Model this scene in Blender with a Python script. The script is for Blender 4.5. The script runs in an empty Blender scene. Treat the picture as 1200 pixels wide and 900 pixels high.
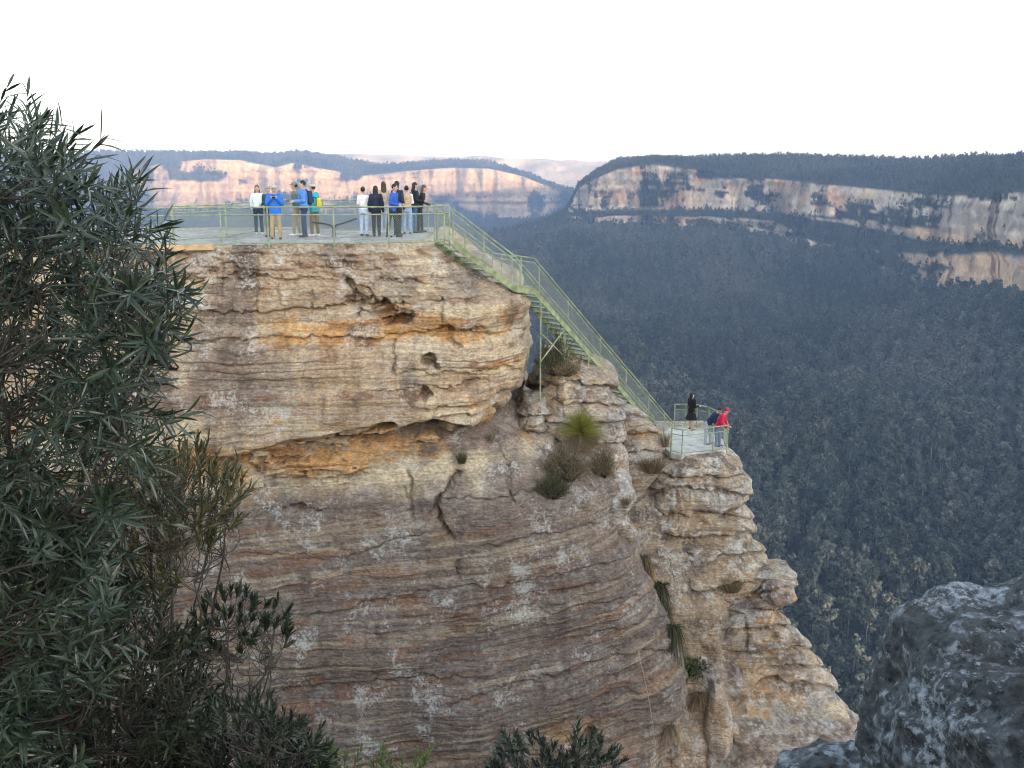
import bpy, bmesh, math, random
import numpy as np
from mathutils import Vector, Matrix

random.seed(7)
RNG = np.random.default_rng(11)
SC = bpy.context.scene
COL = SC.collection
R = math.radians

# ------------------------------------------------------------------ camera
F = 1178.0                                   # focal length in pixels of a 1200 px wide frame
PITCH = R(12.4)
cd = bpy.data.cameras.new('camera')
cd.sensor_width = 36.0
cd.lens = 36.0 * F / 1200.0
cd.clip_start = 0.1
cd.clip_end = 60000.0
cam = bpy.data.objects.new('camera', cd)
cam.location = (0, 0, 0)
cam.rotation_euler = (R(90) - PITCH, 0, 0)
COL.objects.link(cam)
SC.camera = cam

# ------------------------------------------------------------------ sky, sun, exposure
SUN_EL = R(5.0)
SUN_DIR = Vector((0.40, -0.917, 0.0)).normalized()      # horizontal direction towards the sun (behind, right)
w = bpy.data.worlds.new('World')
SC.world = w
w.use_nodes = True
nt = w.node_tree
nt.nodes.clear()
sky = nt.nodes.new('ShaderNodeTexSky')
sky.sky_type = 'NISHITA'
sky.sun_disc = False
sky.sun_elevation = SUN_EL
sky.sun_rotation = math.atan2(SUN_DIR.x, SUN_DIR.y)
sky.altitude = 900
sky.air_density = 1.0
sky.dust_density = 2.5
sky.ozone_density = 1.0
hs = nt.nodes.new('ShaderNodeHueSaturation')             # sky desaturated to white-balance its blue light
hs.inputs['Saturation'].default_value = 0.55
bg = nt.nodes.new('ShaderNodeBackground')
bg.inputs['Strength'].default_value = 0.15
wo = nt.nodes.new('ShaderNodeOutputWorld')
nt.links.new(sky.outputs[0], hs.inputs['Color'])
nt.links.new(hs.outputs[0], bg.inputs['Color'])
nt.links.new(bg.outputs[0], wo.inputs['Surface'])

sd = bpy.data.lights.new('sun', 'SUN')
sd.energy = 2.0
sd.angle = R(0.5)
sd.color = (1.0, 0.72, 0.52)
sun = bpy.data.objects.new('sun', sd)
to_sun = Vector((SUN_DIR.x * math.cos(SUN_EL), SUN_DIR.y * math.cos(SUN_EL), math.sin(SUN_EL)))
sun.rotation_euler = to_sun.to_track_quat('Z', 'Y').to_euler()
COL.objects.link(sun)

SC.view_settings.view_transform = 'Standard'
SC.view_settings.look = 'None'
SC.view_settings.gamma = 1.0
SC.view_settings.use_curve_mapping = False
SC.view_settings.exposure = 3.1
try:
    SC.cycles.volume_bounces = 0
    SC.cycles.filter_width = 1.1
    SC.cycles.max_bounces = 6
    SC.cycles.transparent_max_bounces = 8
except Exception:
    pass

# ------------------------------------------------------------------ helpers
CP, SP = math.cos(PITCH), math.sin(PITCH)

def P(px, py, Y):
    """point of the place seen at photo pixel (px, py), Y metres ahead of the viewpoint"""
    r = (px - 600.0) / F
    u = (450.0 - py) / F
    y = CP + u * SP
    z = -SP + u * CP
    return Vector((r / y * Y, Y, z / y * Y))

def Pa(px, py, Y):
    px, py, Y = np.broadcast_arrays(np.asarray(px, float), np.asarray(py, float), np.asarray(Y, float))
    r = (px - 600.0) / F
    u = (450.0 - py) / F
    y = CP + u * SP
    z = -SP + u * CP
    return r / y * Y, Y.copy(), z / y * Y

def proj(x, y, z):
    f = y * CP - z * SP
    u = y * SP + z * CP
    return 600.0 + F * x / f, 450.0 - F * u / f

def hashf(ix, iy, iz, seed):
    h = (ix.astype(np.uint32) * np.uint32(374761393) + iy.astype(np.uint32) * np.uint32(668265263)
         + iz.astype(np.uint32) * np.uint32(2147483647 - 1274126177) + np.uint32((seed * 974634777) & 0xffffffff))
    h = (h ^ (h >> np.uint32(13))) * np.uint32(1274126177)
    h = h ^ (h >> np.uint32(16))
    h = h * np.uint32(2246822519)
    h = h ^ (h >> np.uint32(15))
    return (h & np.uint32(0xffffff)).astype(np.float64) / 0xffffff

def vnoise(x, y, z, seed=0):
    x, y, z = np.broadcast_arrays(np.asarray(x, float), np.asarray(y, float), np.asarray(z, float))
    fx, fy, fz = np.floor(x), np.floor(y), np.floor(z)
    ix, iy, iz = fx.astype(np.int64), fy.astype(np.int64), fz.astype(np.int64)
    tx, ty, tz = x - fx, y - fy, z - fz
    tx = tx * tx * tx * (tx * (tx * 6 - 15) + 10)
    ty = ty * ty * ty * (ty * (ty * 6 - 15) + 10)
    tz = tz * tz * tz * (tz * (tz * 6 - 15) + 10)
    def hh(a, b, c):
        return hashf(ix + a, iy + b, iz + c, seed)
    c00 = hh(0, 0, 0) * (1 - tx) + hh(1, 0, 0) * tx
    c10 = hh(0, 1, 0) * (1 - tx) + hh(1, 1, 0) * tx
    c01 = hh(0, 0, 1) * (1 - tx) + hh(1, 0, 1) * tx
    c11 = hh(0, 1, 1) * (1 - tx) + hh(1, 1, 1) * tx
    c0 = c00 * (1 - ty) + c10 * ty
    c1 = c01 * (1 - ty) + c11 * ty
    return (c0 * (1 - tz) + c1 * tz) * 2 - 1

def fbm(x, y, z, octv=4, seed=0, gain=0.5):
    s, a, f = 0.0, 1.0, 1.0
    for k in range(octv):
        s = s + a * vnoise(x * f, y * f, z * f, seed + k * 17)
        a *= gain
        f *= 2.03
    return s

def sstep(a, b, x):
    t = np.clip((x - a) / (b - a), 0, 1)
    return t * t * (3 - 2 * t)

def mesh_obj(name, verts, faces, mat=None, parent=None, smooth=False, cols=None, link=True):
    me = bpy.data.meshes.new(name)
    if isinstance(verts, np.ndarray) and isinstance(faces, np.ndarray):
        nv, nf, k = len(verts), len(faces), faces.shape[1]
        me.vertices.add(nv)
        me.vertices.foreach_set('co', verts.astype(np.float32).ravel())
        me.loops.add(nf * k)
        me.loops.foreach_set('vertex_index', faces.astype(np.int32).ravel())
        me.polygons.add(nf)
        me.polygons.foreach_set('loop_start', np.arange(0, nf * k, k, dtype=np.int32))
        me.update(calc_edges=True)
    else:
        me.from_pydata([tuple(v) for v in verts], [], [tuple(f) for f in faces])
        me.update()
    if smooth:
        me.polygons.foreach_set('use_smooth', np.ones(len(me.polygons), dtype=bool))
    if cols is not None:
        at = me.color_attributes.new('Col', 'FLOAT_COLOR', 'POINT')
        c4 = np.ones((len(me.vertices), 4), dtype=np.float32)
        c4[:, :3] = cols
        at.data.foreach_set('color', c4.ravel())
    if mat:
        me.materials.append(mat)
    o = bpy.data.objects.new(name, me)
    if link:
        COL.objects.link(o)
    if parent:
        o.parent = parent
    return o

def grid_faces(nr, nc):
    i = np.arange(nr * nc).reshape(nr, nc)
    return np.stack([i[:-1, :-1].ravel(), i[1:, :-1].ravel(), i[1:, 1:].ravel(), i[:-1, 1:].ravel()], 1)

def tag(o, label=None, cat=None, group=None, kind=None):
    if label: o['label'] = label
    if cat: o['category'] = cat
    if group: o['group'] = group
    if kind: o['kind'] = kind
    return o

def empty(name, loc=(0, 0, 0), rz=0.0):
    o = bpy.data.objects.new(name, None)
    o.empty_display_size = 0.2
    o.location = loc
    o.rotation_euler = (0, 0, rz)
    COL.objects.link(o)
    return o

class MB:
    """collects tubes, boxes and leaves and builds them as one mesh"""
    def __init__(s):
        s.v, s.f = [], []
    def tube(s, pts, rad, n=6, caps=True):
        pts = [Vector(p) for p in pts]
        if not hasattr(rad, '__len__'):
            rad = [rad] * len(pts)
        base = len(s.v)
        prev = None
        for i, p in enumerate(pts):
            d = (pts[min(i + 1, len(pts) - 1)] - pts[max(i - 1, 0)])
            if d.length < 1e-9: d = Vector((0, 0, 1))
            d.normalize()
            if prev is None:
                a = Vector((0, 0, 1)) if abs(d.z) < 0.9 else Vector((1, 0, 0))
                u = d.cross(a).normalized()
            else:
                u = (prev - d * prev.dot(d)).normalized()
            prev = u
            v = d.cross(u)
            for k in range(n):
                t = 2 * math.pi * k / n
                s.v.append(p + (u * math.cos(t) + v * math.sin(t)) * rad[i])
        for i in range(len(pts) - 1):
            for k in range(n):
                a = base + i * n + k
                b = base + i * n + (k + 1) % n
                s.f.append((a, b, b + n, a + n))
        if caps:
            s.f.append(tuple(base + k for k in range(n))[::-1])
            e = base + (len(pts) - 1) * n
            s.f.append(tuple(e + k for k in range(n)))
    def box(s, c, size, rz=0.0, rx=0.0):
        m = Matrix.Translation(Vector(c)) @ Matrix.Rotation(rz, 4, 'Z') @ Matrix.Rotation(rx, 4, 'X')
        b = len(s.v)
        for x in (-.5, .5):
            for y in (-.5, .5):
                for z in (-.5, .5):
                    s.v.append(m @ Vector((x * size[0], y * size[1], z * size[2])))
        for f in ((0, 1, 3, 2), (4, 6, 7, 5), (0, 4, 5, 1), (2, 3, 7, 6), (0, 2, 6, 4), (1, 5, 7, 3)):
            s.f.append(tuple(b + i for i in f))
    def leaf(s, base, d, L, W, up, bend=0.15, fold=0.25, taper=0.0):
        d = d.normalized()
        side = d.cross(up)
        if side.length < 1e-4: side = d.cross(Vector((1, 0, 0)))
        side.normalize()
        nrm = side.cross(d)
        b = len(s.v)
        prof = ((0.0, 0.10), (0.22, 0.72), (0.5, 1.0), (0.78, 0.66), (1.0, 0.0))
        for t, wd in prof:
            c = base + d * (L * t) - nrm * (bend * L * t * t)
            hw = W * 0.5 * wd
            s.v.append(c + side * hw + nrm * hw * fold)
            s.v.append(c)
            s.v.append(c - side * hw + nrm * hw * fold)
        for i in range(len(prof) - 1):
            a = b + i * 3
            s.f.append((a, a + 1, a + 4, a + 3))
            s.f.append((a + 1, a + 2, a + 5, a + 4))
    def blade(s, base, tip, W, sag=0.0, n=3):
        d = tip - base
        side = d.cross(Vector((RNG.normal(), RNG.normal(), 0.3)))
        if side.length < 1e-5: side = Vector((1, 0, 0))
        side.normalize()
        b = len(s.v)
        for i in range(n + 1):
            t = i / n
            c = base + d * t - Vector((0, 0, 1)) * (sag * d.length * t * t)
            hw = W * 0.5 * (1 - 0.9 * t)
            s.v.append(c + side * hw)
            s.v.append(c - side * hw)
        for i in range(n):
            a = b + 2 * i
            s.f.append((a, a + 1, a + 3, a + 2))
    def build(s, name, mat, parent=None, smooth=False):
        return mesh_obj(name, s.v, s.f, mat, parent, smooth)

# ------------------------------------------------------------------ materials
def new_mat(name):
    m = bpy.data.materials.new(name)
    m.use_nodes = True
    n = m.node_tree.nodes
    n.clear()
    out = n.new('ShaderNodeOutputMaterial')
    b = n.new('ShaderNodeBsdfPrincipled')
    m.node_tree.links.new(b.outputs[0], out.inputs['Surface'])
    return m, n, m.node_tree.links, b

def simple(name, col, rough=0.6, var=0.12, scale=8.0, metal=0.0, spec=0.4, col2=None):
    """plain colour broken up by noise"""
    m, n, l, b = new_mat(name)
    tc = n.new('ShaderNodeTexCoord')
    nz = n.new('ShaderNodeTexNoise'); nz.inputs['Scale'].default_value = scale; nz.inputs['Detail'].default_value = 5
    l.new(tc.outputs['Object'], nz.inputs['Vector'])
    rp = n.new('ShaderNodeValToRGB')
    c2 = col2 or tuple(min(1, c * (1 + 2.2 * var)) for c in col)
    rp.color_ramp.elements[0].position = 0.32; rp.color_ramp.elements[1].position = 0.68
    rp.color_ramp.elements[0].color = (*[c * (1 - var) for c in col], 1)
    rp.color_ramp.elements[1].color = (*c2, 1)
    l.new(nz.outputs['Fac'], rp.inputs[0])
    l.new(rp.outputs[0], b.inputs['Base Color'])
    b.inputs['Roughness'].default_value = rough
    b.inputs['Metallic'].default_value = metal
    b.inputs['Specular IOR Level'].default_value = spec
    return m

def rock_mat(name, fine=9.0, speck=0.35, speck_col=(0.60, 0.585, 0.54), bump=0.5, bdist=0.05, speck_scale=14.0, aniso=2.0, rough=0.95, lines=0.0, grain=0.42, streak=0.0, pits=0.0):
    """rock: vertex albedo (beds, stains, lichen fields) x grain, fine bedding lines, run-off streaks, pits, lichen specks, bump"""
    m, n, l, b = new_mat(name)
    at = n.new('ShaderNodeAttribute'); at.attribute_name = 'Col'
    tc = n.new('ShaderNodeTexCoord')
    def noise(scale, vec=(1, 1, 1), det=6, ro=.6):
        mp = n.new('ShaderNodeMapping'); mp.inputs['Scale'].default_value = vec
        l.new(tc.outputs['Object'], mp.inputs['Vector'])
        z = n.new('ShaderNodeTexNoise'); z.inputs['Scale'].default_value = scale; z.inputs['Detail'].default_value = det; z.inputs['Roughness'].default_value = ro
        l.new(mp.outputs[0], z.inputs['Vector'])
        return z.outputs['Fac']
    def rng(sock, a, b_, c, d):
        r = n.new('ShaderNodeMapRange')
        for i, v in enumerate((a, b_, c, d)): r.inputs[i + 1].default_value = v
        l.new(sock, r.inputs[0]); return r.outputs[0]
    def mul(col, fac):
        x = n.new('ShaderNodeMix'); x.data_type = 'RGBA'; x.blend_type = 'MULTIPLY'; x.inputs[0].default_value = 1
        l.new(col, x.inputs[6]); l.new(fac, x.inputs[7]); return x.outputs[2]
    def add(p_, q_, k=1.0):
        x = n.new('ShaderNodeMath'); x.operation = 'MULTIPLY_ADD'; x.inputs[1].default_value = k
        l.new(q_, x.inputs[0]); l.new(p_, x.inputs[2]); return x.outputs[0]
    g = noise(fine, (1, 1, aniso), 8, .72)
    c = mul(at.outputs['Color'], rng(g, .32, .68, 1 - grain, 1 + grain))
    h = g
    if lines:
        ln = noise(1.0, (.9, .9, 11), 7, .68)
        c = mul(c, rng(ln, .34, .66, 1 - lines, 1 + lines * .8))
        h = add(h, ln, 1.4)
    if streak:
        sk = noise(1.0, (3.4, 3.4, .28), 6, .65)
        c = mul(c, rng(sk, .36, .64, 1 - streak, 1 + streak * .6))
    if pits:
        pt = noise(fine * 1.7, (1, 1, 1.4), 4, .6)
        c = mul(c, rng(pt, .30, .40, 1 - pits, 1))
    if speck:
        n2 = noise(speck_scale, (1, 1, 1), 6, .75); n3 = noise(.9, (1, 1, 1), 3)
        f = rng(add(n2, n3), 1.10, 1.22, 0, speck)
        x = n.new('ShaderNodeMix'); x.data_type = 'RGBA'
        l.new(f, x.inputs[0]); l.new(c, x.inputs[6]); x.inputs[7].default_value = (*speck_col, 1)
        c = x.outputs[2]
    l.new(c, b.inputs['Base Color'])
    bp = n.new('ShaderNodeBump'); bp.inputs['Strength'].default_value = bump; bp.inputs['Distance'].default_value = bdist
    l.new(h, bp.inputs['Height'])
    l.new(bp.outputs[0], b.inputs['Normal'])
    b.inputs['Roughness'].default_value = rough
    b.inputs['Specular IOR Level'].default_value = 0.2
    return m

def leaf_mat(name, c1, c2, rough=0.45, trans=0.25, spec=0.5, scale=3.0):
    m, n, l, b = new_mat(name)
    ge = n.new('ShaderNodeNewGeometry')
    rp = n.new('ShaderNodeValToRGB')
    rp.color_ramp.elements[0].color = (*c1, 1); rp.color_ramp.elements[1].color = (*c2, 1)
    l.new(ge.outputs['Random Per Island'], rp.inputs[0])
    l.new(rp.outputs[0], b.inputs['Base Color'])
    b.inputs['Roughness'].default_value = rough
    b.inputs['Specular IOR Level'].default_value = spec
    tr = n.new('ShaderNodeBsdfTranslucent')
    l.new(rp.outputs[0], tr.inputs['Color'])
    mx = n.new('ShaderNodeMixShader'); mx.inputs[0].default_value = trans
    out = [x for x in n if x.type == 'OUTPUT_MATERIAL'][0]
    l.new(b.outputs[0], mx.inputs[1]); l.new(tr.outputs[0], mx.inputs[2]); l.new(mx.outputs[0], out.inputs['Surface'])
    return m

M_ROCK = rock_mat('sandstone', fine=8.0, speck=0.7, bump=0.8, bdist=0.07, speck_scale=11.0, lines=.17, streak=.16, pits=.5, grain=.5)
M_CLIFF = rock_mat('far_sandstone', fine=0.06, speck=0.0, bump=0.6, bdist=6.0, aniso=1.0)
M_BOULDER = rock_mat('lichened_rock', fine=9.0, speck=0.85, speck_col=(0.34, 0.37, 0.40), bump=1.0, bdist=0.04, speck_scale=16.0, aniso=1.3, grain=.7, pits=.7)
# ------------------------------------------------------------------ the land
def loft(rows, pxs, sub, rowfun=None):
    """rows: list of (Y array, z array) over pxs; linear rows between; returns X, Y, Z, k grids"""
    Ys, Zs, K = [], [], []
    for k in range(len(rows) - 1):
        for i in range(sub[k]):
            t = i / sub[k]
            Ys.append(rows[k][0] * (1 - t) + rows[k + 1][0] * t)
            Zs.append(rows[k][1] * (1 - t) + rows[k + 1][1] * t)
            K.append(k + t)
    Ys.append(rows[-1][0]); Zs.append(rows[-1][1]); K.append(len(rows) - 1)
    Y = np.array(Ys); Z = np.array(Zs); K = np.array(K)[:, None] + 0 * Y
    return Y, Z, K

def smooth1(a, k):
    ker = np.hanning(2 * k + 3)[1:-1]; ker /= ker.sum()
    return np.convolve(np.pad(a, k, mode='edge'), ker, 'valid')

def zof(px, py, Y):
    return Pa(px, py, Y)[2]

FOREST_PTS = []       # (x, y, z, scale)

def scatter(X, Y, Z, mask, per, smin, smax, seed):
    """random points over a grid surface, one per `per` square metres where mask allows"""
    rng = np.random.default_rng(seed)
    A = np.stack([X, Y, Z], -1)
    e1 = A[1:, :-1] - A[:-1, :-1]
    e2 = A[:-1, 1:] - A[:-1, :-1]
    cr = np.cross(e1, e2)
    plan = np.abs(cr[..., 2])
    m = mask[:-1, :-1]
    n = rng.poisson(plan / per * m)
    idx = np.argwhere(n > 0)
    for i, j in idx:
        for _ in range(min(int(n[i, j]), 60)):
            a, b = rng.random(2)
            p = A[i, j] + e1[i, j] * a + e2[i, j] * b
            FOREST_PTS.append((p[0], p[1], p[2], smin + (smax - smin) * rng.random() ** 2))

# --- valley with its forested slope and the plateau wall on the right
tpx = [-400, 300, 560, 600, 640, 660, 668, 676, 690, 704, 720, 760, 800, 860, 900, 960, 1030, 1100, 1150, 1200, 1350, 1600]
tab = {
 'Yb':  [2600, 2600, 2600, 2600, 2550, 2480, 2450, 2430, 2400, 2370, 2350, 2300, 2250, 2150, 2080, 1950, 1780, 1560, 1430, 1330, 1050, 700],
 'pb':  [292, 292, 285, 276, 270, 268, 267, 268, 269, 270, 270, 271, 273, 277, 284, 300, 318, 341, 355, 359, 385, 430],
 'pc':  [291, 290, 284, 274, 266, 260, 254, 253, 253, 253, 252, 252, 253, 254, 257, 284, 294, 296, 296, 295, 310, 340],
 'pd':  [290, 289, 283, 272, 264, 256, 250, 248, 248, 248, 248, 248, 247, 248, 250, 259, 273, 288, 290, 290, 302, 332],
 'pe':  [289, 287, 282, 271, 261, 252, 240, 220, 211, 204, 197, 191, 197, 205, 209, 215, 222, 229, 226, 222, 218, 214],
 'pf':  [285, 284, 280, 270, 259, 249, 236, 217, 204, 194, 185, 181.5, 181, 181, 181.5, 183.5, 184, 181.5, 180, 178, 172, 165],
}
pxs = np.concatenate([np.linspace(-400, 540, 90), np.linspace(545, 1215, 520), np.linspace(1222, 1600, 60)])
def col(nm):
    return smooth1(np.interp(pxs, tpx, tab[nm]), 1)
Yb = smooth1(np.interp(pxs, tpx, tab['Yb']), 6)
flute = 45 * vnoise(pxs / 34, 0, 0, 3) + 26 * vnoise(pxs / 13, 0, 0, 5)
flute = flute - 26 * np.maximum(0, 1 - np.abs(vnoise(pxs / 11, 0, 0, 6)) * 5)
present = sstep(655, 690, pxs)
Yb2 = Yb + flute * present * (Yb / 2200)
zb = zof(pxs, col('pb'), Yb)
zc = zof(pxs, col('pc'), Yb + 25)
zd = zof(pxs, col('pd'), Yb + 75)
ze = zof(pxs, col('pe') , Yb + 120)
zf = zof(pxs, col('pf'), Yb + 520) - 12
Y0 = np.minimum(800, 0.6 * Yb)
one = np.ones_like(pxs)
rows = [(250 * one, -352 * one), (0.62 * Y0, -312 * one), (Y0, -286 * one)]
for fr in (0.35, 0.7):
    rows.append((Y0 * (1 - fr) + Yb * fr, -286 * (1 - fr ** 1.25) + zb * fr ** 1.25))
rows += [(Yb2 - 0.0, zb), (Yb2 + 22, zc), (Yb2 + 75, zd), (Yb2 + 118, ze), (Yb + 300, ze * 0.5 + zf * 0.5 + 4),
         (Yb + 560, zf), (Yb + 1300, zf - 14), (Yb + 2600, zf - 90)]
sub = [6, 12, 30, 26, 18, 10, 5, 16, 8, 8, 6, 4]
Yg, Zg, Kg = loft(rows, pxs, sub)
Xg = (pxs[None, :] - 600) / F / np.clip(CP, .1, 1) * Yg * 0.98
slope = sstep(1.2, 2.5, Kg) * (1 - sstep(4.7, 5.0, Kg))
Zg = Zg + slope * (26 * vnoise(Xg / 330, Yg / 420, 0, 21) + 12 * vnoise(Xg / 120, Yg / 150, 0, 22))
top = sstep(8.3, 9.0, Kg)
Zg = Zg + top * (7 * vnoise(Xg / 140, Yg / 200, 0, 31))
cl = ((Kg > 5.0) & (Kg < 6.0)) | ((Kg > 7.0) & (Kg < 8.0))
inner = sstep(4.95, 5.1, Kg) * (1 - sstep(7.95, 8.1, Kg))
Yg = Yg + inner * present[None, :] * (16 * fbm(Xg / 40, Zg / 90, 0, 3, 41) + 13 * vnoise(Xg / 500, 0, Zg / 9, 44) + 9 * fbm(Xg / 13, 0, Zg / 30, 3, 46))
# albedo
floor_c = np.array((0.020, 0.026, 0.018))
C = np.zeros(Xg.shape + (3,)) + floor_c
C *= (1 + 0.35 * vnoise(Xg / 25, Yg / 25, 0, 51))[..., None]
s = fbm(Xg / 55, Yg / 200, Zg / 45, 4, 61)
band = fbm(Xg / 260, 0, Zg / 7, 3, 63)
rockc = np.array((0.47, 0.365, 0.265))[None, None] * (1 + 0.28 * band)[..., None]
org = sstep(-0.1, 0.5, fbm(Xg / 90, 0, Zg / 40, 4, 65) + .35 * sstep(1050, 1110, pxs)[None])
rockc = rockc * (1 - org[..., None] * 0.75) + np.array((0.56, 0.33, 0.17)) * org[..., None] * 0.75
cleft_shade = sum(np.exp(-((pxs + 4 * vnoise(0 * pxs, pxs / 9, 0, 60) - q) / 3.2) ** 2) for q in (734, 793, 868, 1079, 1131, 1186, 1194))[None]
dark = sstep(0.0, 0.55, 0.45 * cleft_shade + .25 * fbm(Xg / 300, 0, Zg / 5, 3, 69) + fbm(Xg / 22, 0, Zg / 90, 4, 67))  # shade of clefts put into the albedo, since diffuse light hardly shows relief
rockc = rockc * (1 - 0.58 * dark[..., None]) + np.array((0.12, 0.105, 0.09)) * 0.58 * dark[..., None]
pxg, pyg = proj(Xg, Yg, Zg)
expose = np.interp(pxs, [655, 675, 780, 810, 900, 960, 1060, 1090, 1200, 1400], [-.6, .85, .8, .6, .6, .6, .5, .65, .8, .6])[None, :]
lower = np.where(Kg < 6.3, np.interp(pxs, [655, 672, 720, 830, 870, 915, 950, 1040, 1080, 1120, 1200], [.0, .5, .4, .45, -.1, .2, .55, .6, .45, .75, .8])[None, :], expose)
ledge = fbm(Xg / 160, 0, Zg / 8, 3, 64)
rk = sstep(-0.05, 0.2, s * 0.75 + .55 * ledge + .5 * fbm(Xg / 17, Yg / 60, Zg / 14, 4, 66) - .45 * sstep(.1, .5, vnoise(Xg / 26, Yg / 200, Zg / 200, 68)) + lower) * (cl & (pxg > 662))
C = C * (1 - rk[..., None]) + rockc * rk[..., None]
o = mesh_obj('valley_terrain', np.stack([Xg, Yg, Zg], -1).reshape(-1, 3), grid_faces(*Xg.shape)[:, ::-1], M_CLIFF, smooth=False, cols=C.reshape(-1, 3))
tag(o, kind='structure')
vis = (pxg > -60) & (pxg < 1290) & (pyg < 960) & ((pxg > 540) | (pyg < 300)) 
low = vis & (Kg > 0.4) & (Kg < 5.0)
scatter(Xg, Yg, Zg, (low & (Yg < 1500) & (pxg > 540)).astype(float), 66, .75, 1.7, 1)
scatter(Xg, Yg, Zg, (low & (Yg >= 1500)).astype(float), 105, .8, 1.55, 2)
scatter(Xg, Yg, Zg, (vis & (Kg >= 6.0) & (Kg < 7.0) & (pxg > 640)).astype(float), 75, .4, .8, 3)
scatter(Xg, Yg, Zg, (vis & (Kg >= 8.0) & (Kg < 10.6) & (pxg > 560)).astype(float), 80, .4, .85, 4)
vegcl = (1 - rk) * cl * vis * (pxg > 640)
scatter(Xg, Yg, Zg, vegcl, 26, .35, .7, 5)

# --- the escarpment far behind, across the valley
pxf = np.linspace(-320, 760, 620)
def fc(xs, ys, k=2): return smooth1(np.interp(pxf, xs, ys), k)
YF = 4800
fl = 150 * vnoise(pxf / 75, 0, 0, 71) + 70 * vnoise(pxf / 22, 0, 0, 73) + 30 * vnoise(pxf / 8, 0, 0, 75)
fbase = fc([-320, 150, 300, 500, 560, 600, 640, 700, 760], [252, 251, 250, 254, 258, 260, 257, 254, 254])
ftop = fc([-320, 130, 160, 172, 200, 250, 290, 330, 350, 380, 430, 480, 530, 575, 610, 640, 680, 760],
          [185, 206, 214, 200, 192, 187, 188, 197, 191, 198, 207, 201, 197, 198, 206, 218, 230, 240])
fsky = fc([-320, 130, 200, 260, 290, 335, 360, 400, 445, 470, 520, 570, 620, 640, 700, 760],
          [179, 176.5, 177.5, 179, 177.5, 180, 177, 183, 192.5, 192, 188, 188.5, 204, 214, 232, 240])
of = np.ones_like(pxf)
zfb = zof(pxf, fbase, YF); zft = zof(pxf, ftop, YF + 90); zfs = zof(pxf, fsky, YF + 500) - 14
frow = [(2300 * of, -262 * of), (3300 * of, -236 * of), (YF - 500 + fl * .6, zfb * .8 - 236 * .2), (YF + fl, zfb), (YF + 90 + fl * .9, zft), (YF + 250 + fl * .4, zft * .45 + zfs * .55 + 3),
        (YF + 500 * of, zfs), (YF + 1500 * of, zfs - 60)]
Yf, Zf, Kf = loft(frow, pxf, [4, 14, 12, 26, 6, 8, 4])
Xf = (pxf[None, :] - 600) / F / CP * Yf * 0.98
inn = sstep(2.9, 3.1, Kf) * (1 - sstep(3.95, 4.1, Kf))
Yf = Yf + inn * (30 * fbm(Xf / 70, 0, Zf / 120, 3, 81) + 18 * vnoise(Xf / 900, 0, Zf / 16, 84))
Zf = Zf + sstep(0.3, 1.2, Kf) * (1 - sstep(2.6, 3.0, Kf)) * 22 * vnoise(Xf / 240, Yf / 500, 0, 86)
C = np.zeros(Xf.shape + (3,)) + np.array((0.045, 0.05, 0.034))
C *= (1 + 0.3 * vnoise(Xf / 30, Yf / 40, 0, 87))[..., None]
rc = np.array((0.42, 0.285, 0.155)) * (1 + 0.2 * fbm(Xf / 500, 0, Zf / 14, 3, 91))[..., None]
dk = sstep(0.05, 0.6, fbm(Xf / 60, 0, Zf / 140, 4, 93))
rc = rc * (1 - .5 * dk[..., None]) + np.array((0.20, 0.16, 0.14)) * .5 * dk[..., None]
rkf = sstep(-0.35, 0.0, fbm(Xf / 110, 0, Zf / 60, 4, 95) + 0.28) * ((Kf > 2.95) & (Kf < 4.02)) * sstep(150, 175, pxf)[None] * (1 - sstep(640, 665, pxf))[None]
C = C * (1 - rkf[..., None]) + rc * rkf[..., None]
o = mesh_obj('escarpment_terrain', np.stack([Xf, Yf, Zf], -1).reshape(-1, 3), grid_faces(*Xf.shape)[:, ::-1], M_CLIFF, cols=C.reshape(-1, 3))
tag(o, kind='structure')
pxq, pyq = proj(Xf, Yf, Zf)
visf = (pxq > 100) & (pxq < 720)
scatter(Xf, Yf, Zf, (visf & (Kf > 1.0) & (Kf < 2.95) & (pyq < 300)).astype(float), 330, 1.0, 1.7, 6)
scatter(Xf, Yf, Zf, (visf & (Kf > 4.05) & (Kf < 6.2)).astype(float), 330, .9, 1.5, 7)
scatter(Xf, Yf, Zf, (visf & (Kf > 2.98) & (Kf <= 4.05)) * (1 - rkf), 60, .7, 1.2, 8)

# --- sunlit plateau country beyond it
pxh = np.linspace(-400, 1000, 300)
hs_ = .5 * vnoise(pxh / 9, 0, 0, 99) + np.interp(pxh, [-400, 130, 400, 470, 520, 570, 620, 705, 760, 1000], [184, 183, 180, 181.5, 183.5, 185, 188, 189.5, 190, 191])
oh = np.ones_like(pxh)
hr = [(5600 * oh, zof(pxh, 225 * oh, 5600)), (6300 * oh, zof(pxh, 204 * oh, 6300)), (6700 * oh, zof(pxh, hs_ * .45 + 197 * .55, 6700)), (7100 * oh, zof(pxh, hs_, 7100)), (7500 * oh, zof(pxh, hs_, 7100) - 40)]
Yh, Zh, Kh = loft(hr, pxh, [8, 14, 14, 4])
Xh = (pxh[None, :] - 600) / F / CP * Yh * 0.98
Zh = Zh + 26 * fbm(Xh / 420, Yh / 520, 0, 4, 101) * sstep(0.1, .6, Kh) * (1 - sstep(2.5, 3.0, Kh))
g = fbm(Xh / 160, Yh / 260, 0, 4, 105)
C = np.array((0.60, 0.42, 0.24)) * (1 + .25 * g)[..., None]
v = sstep(0.0, .35, fbm(Xh / 90, Yh / 200, 0, 4, 107))
C = C * (1 - .45 * v[..., None]) + np.array((0.16, 0.14, 0.085)) * .45 * v[..., None]
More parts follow.
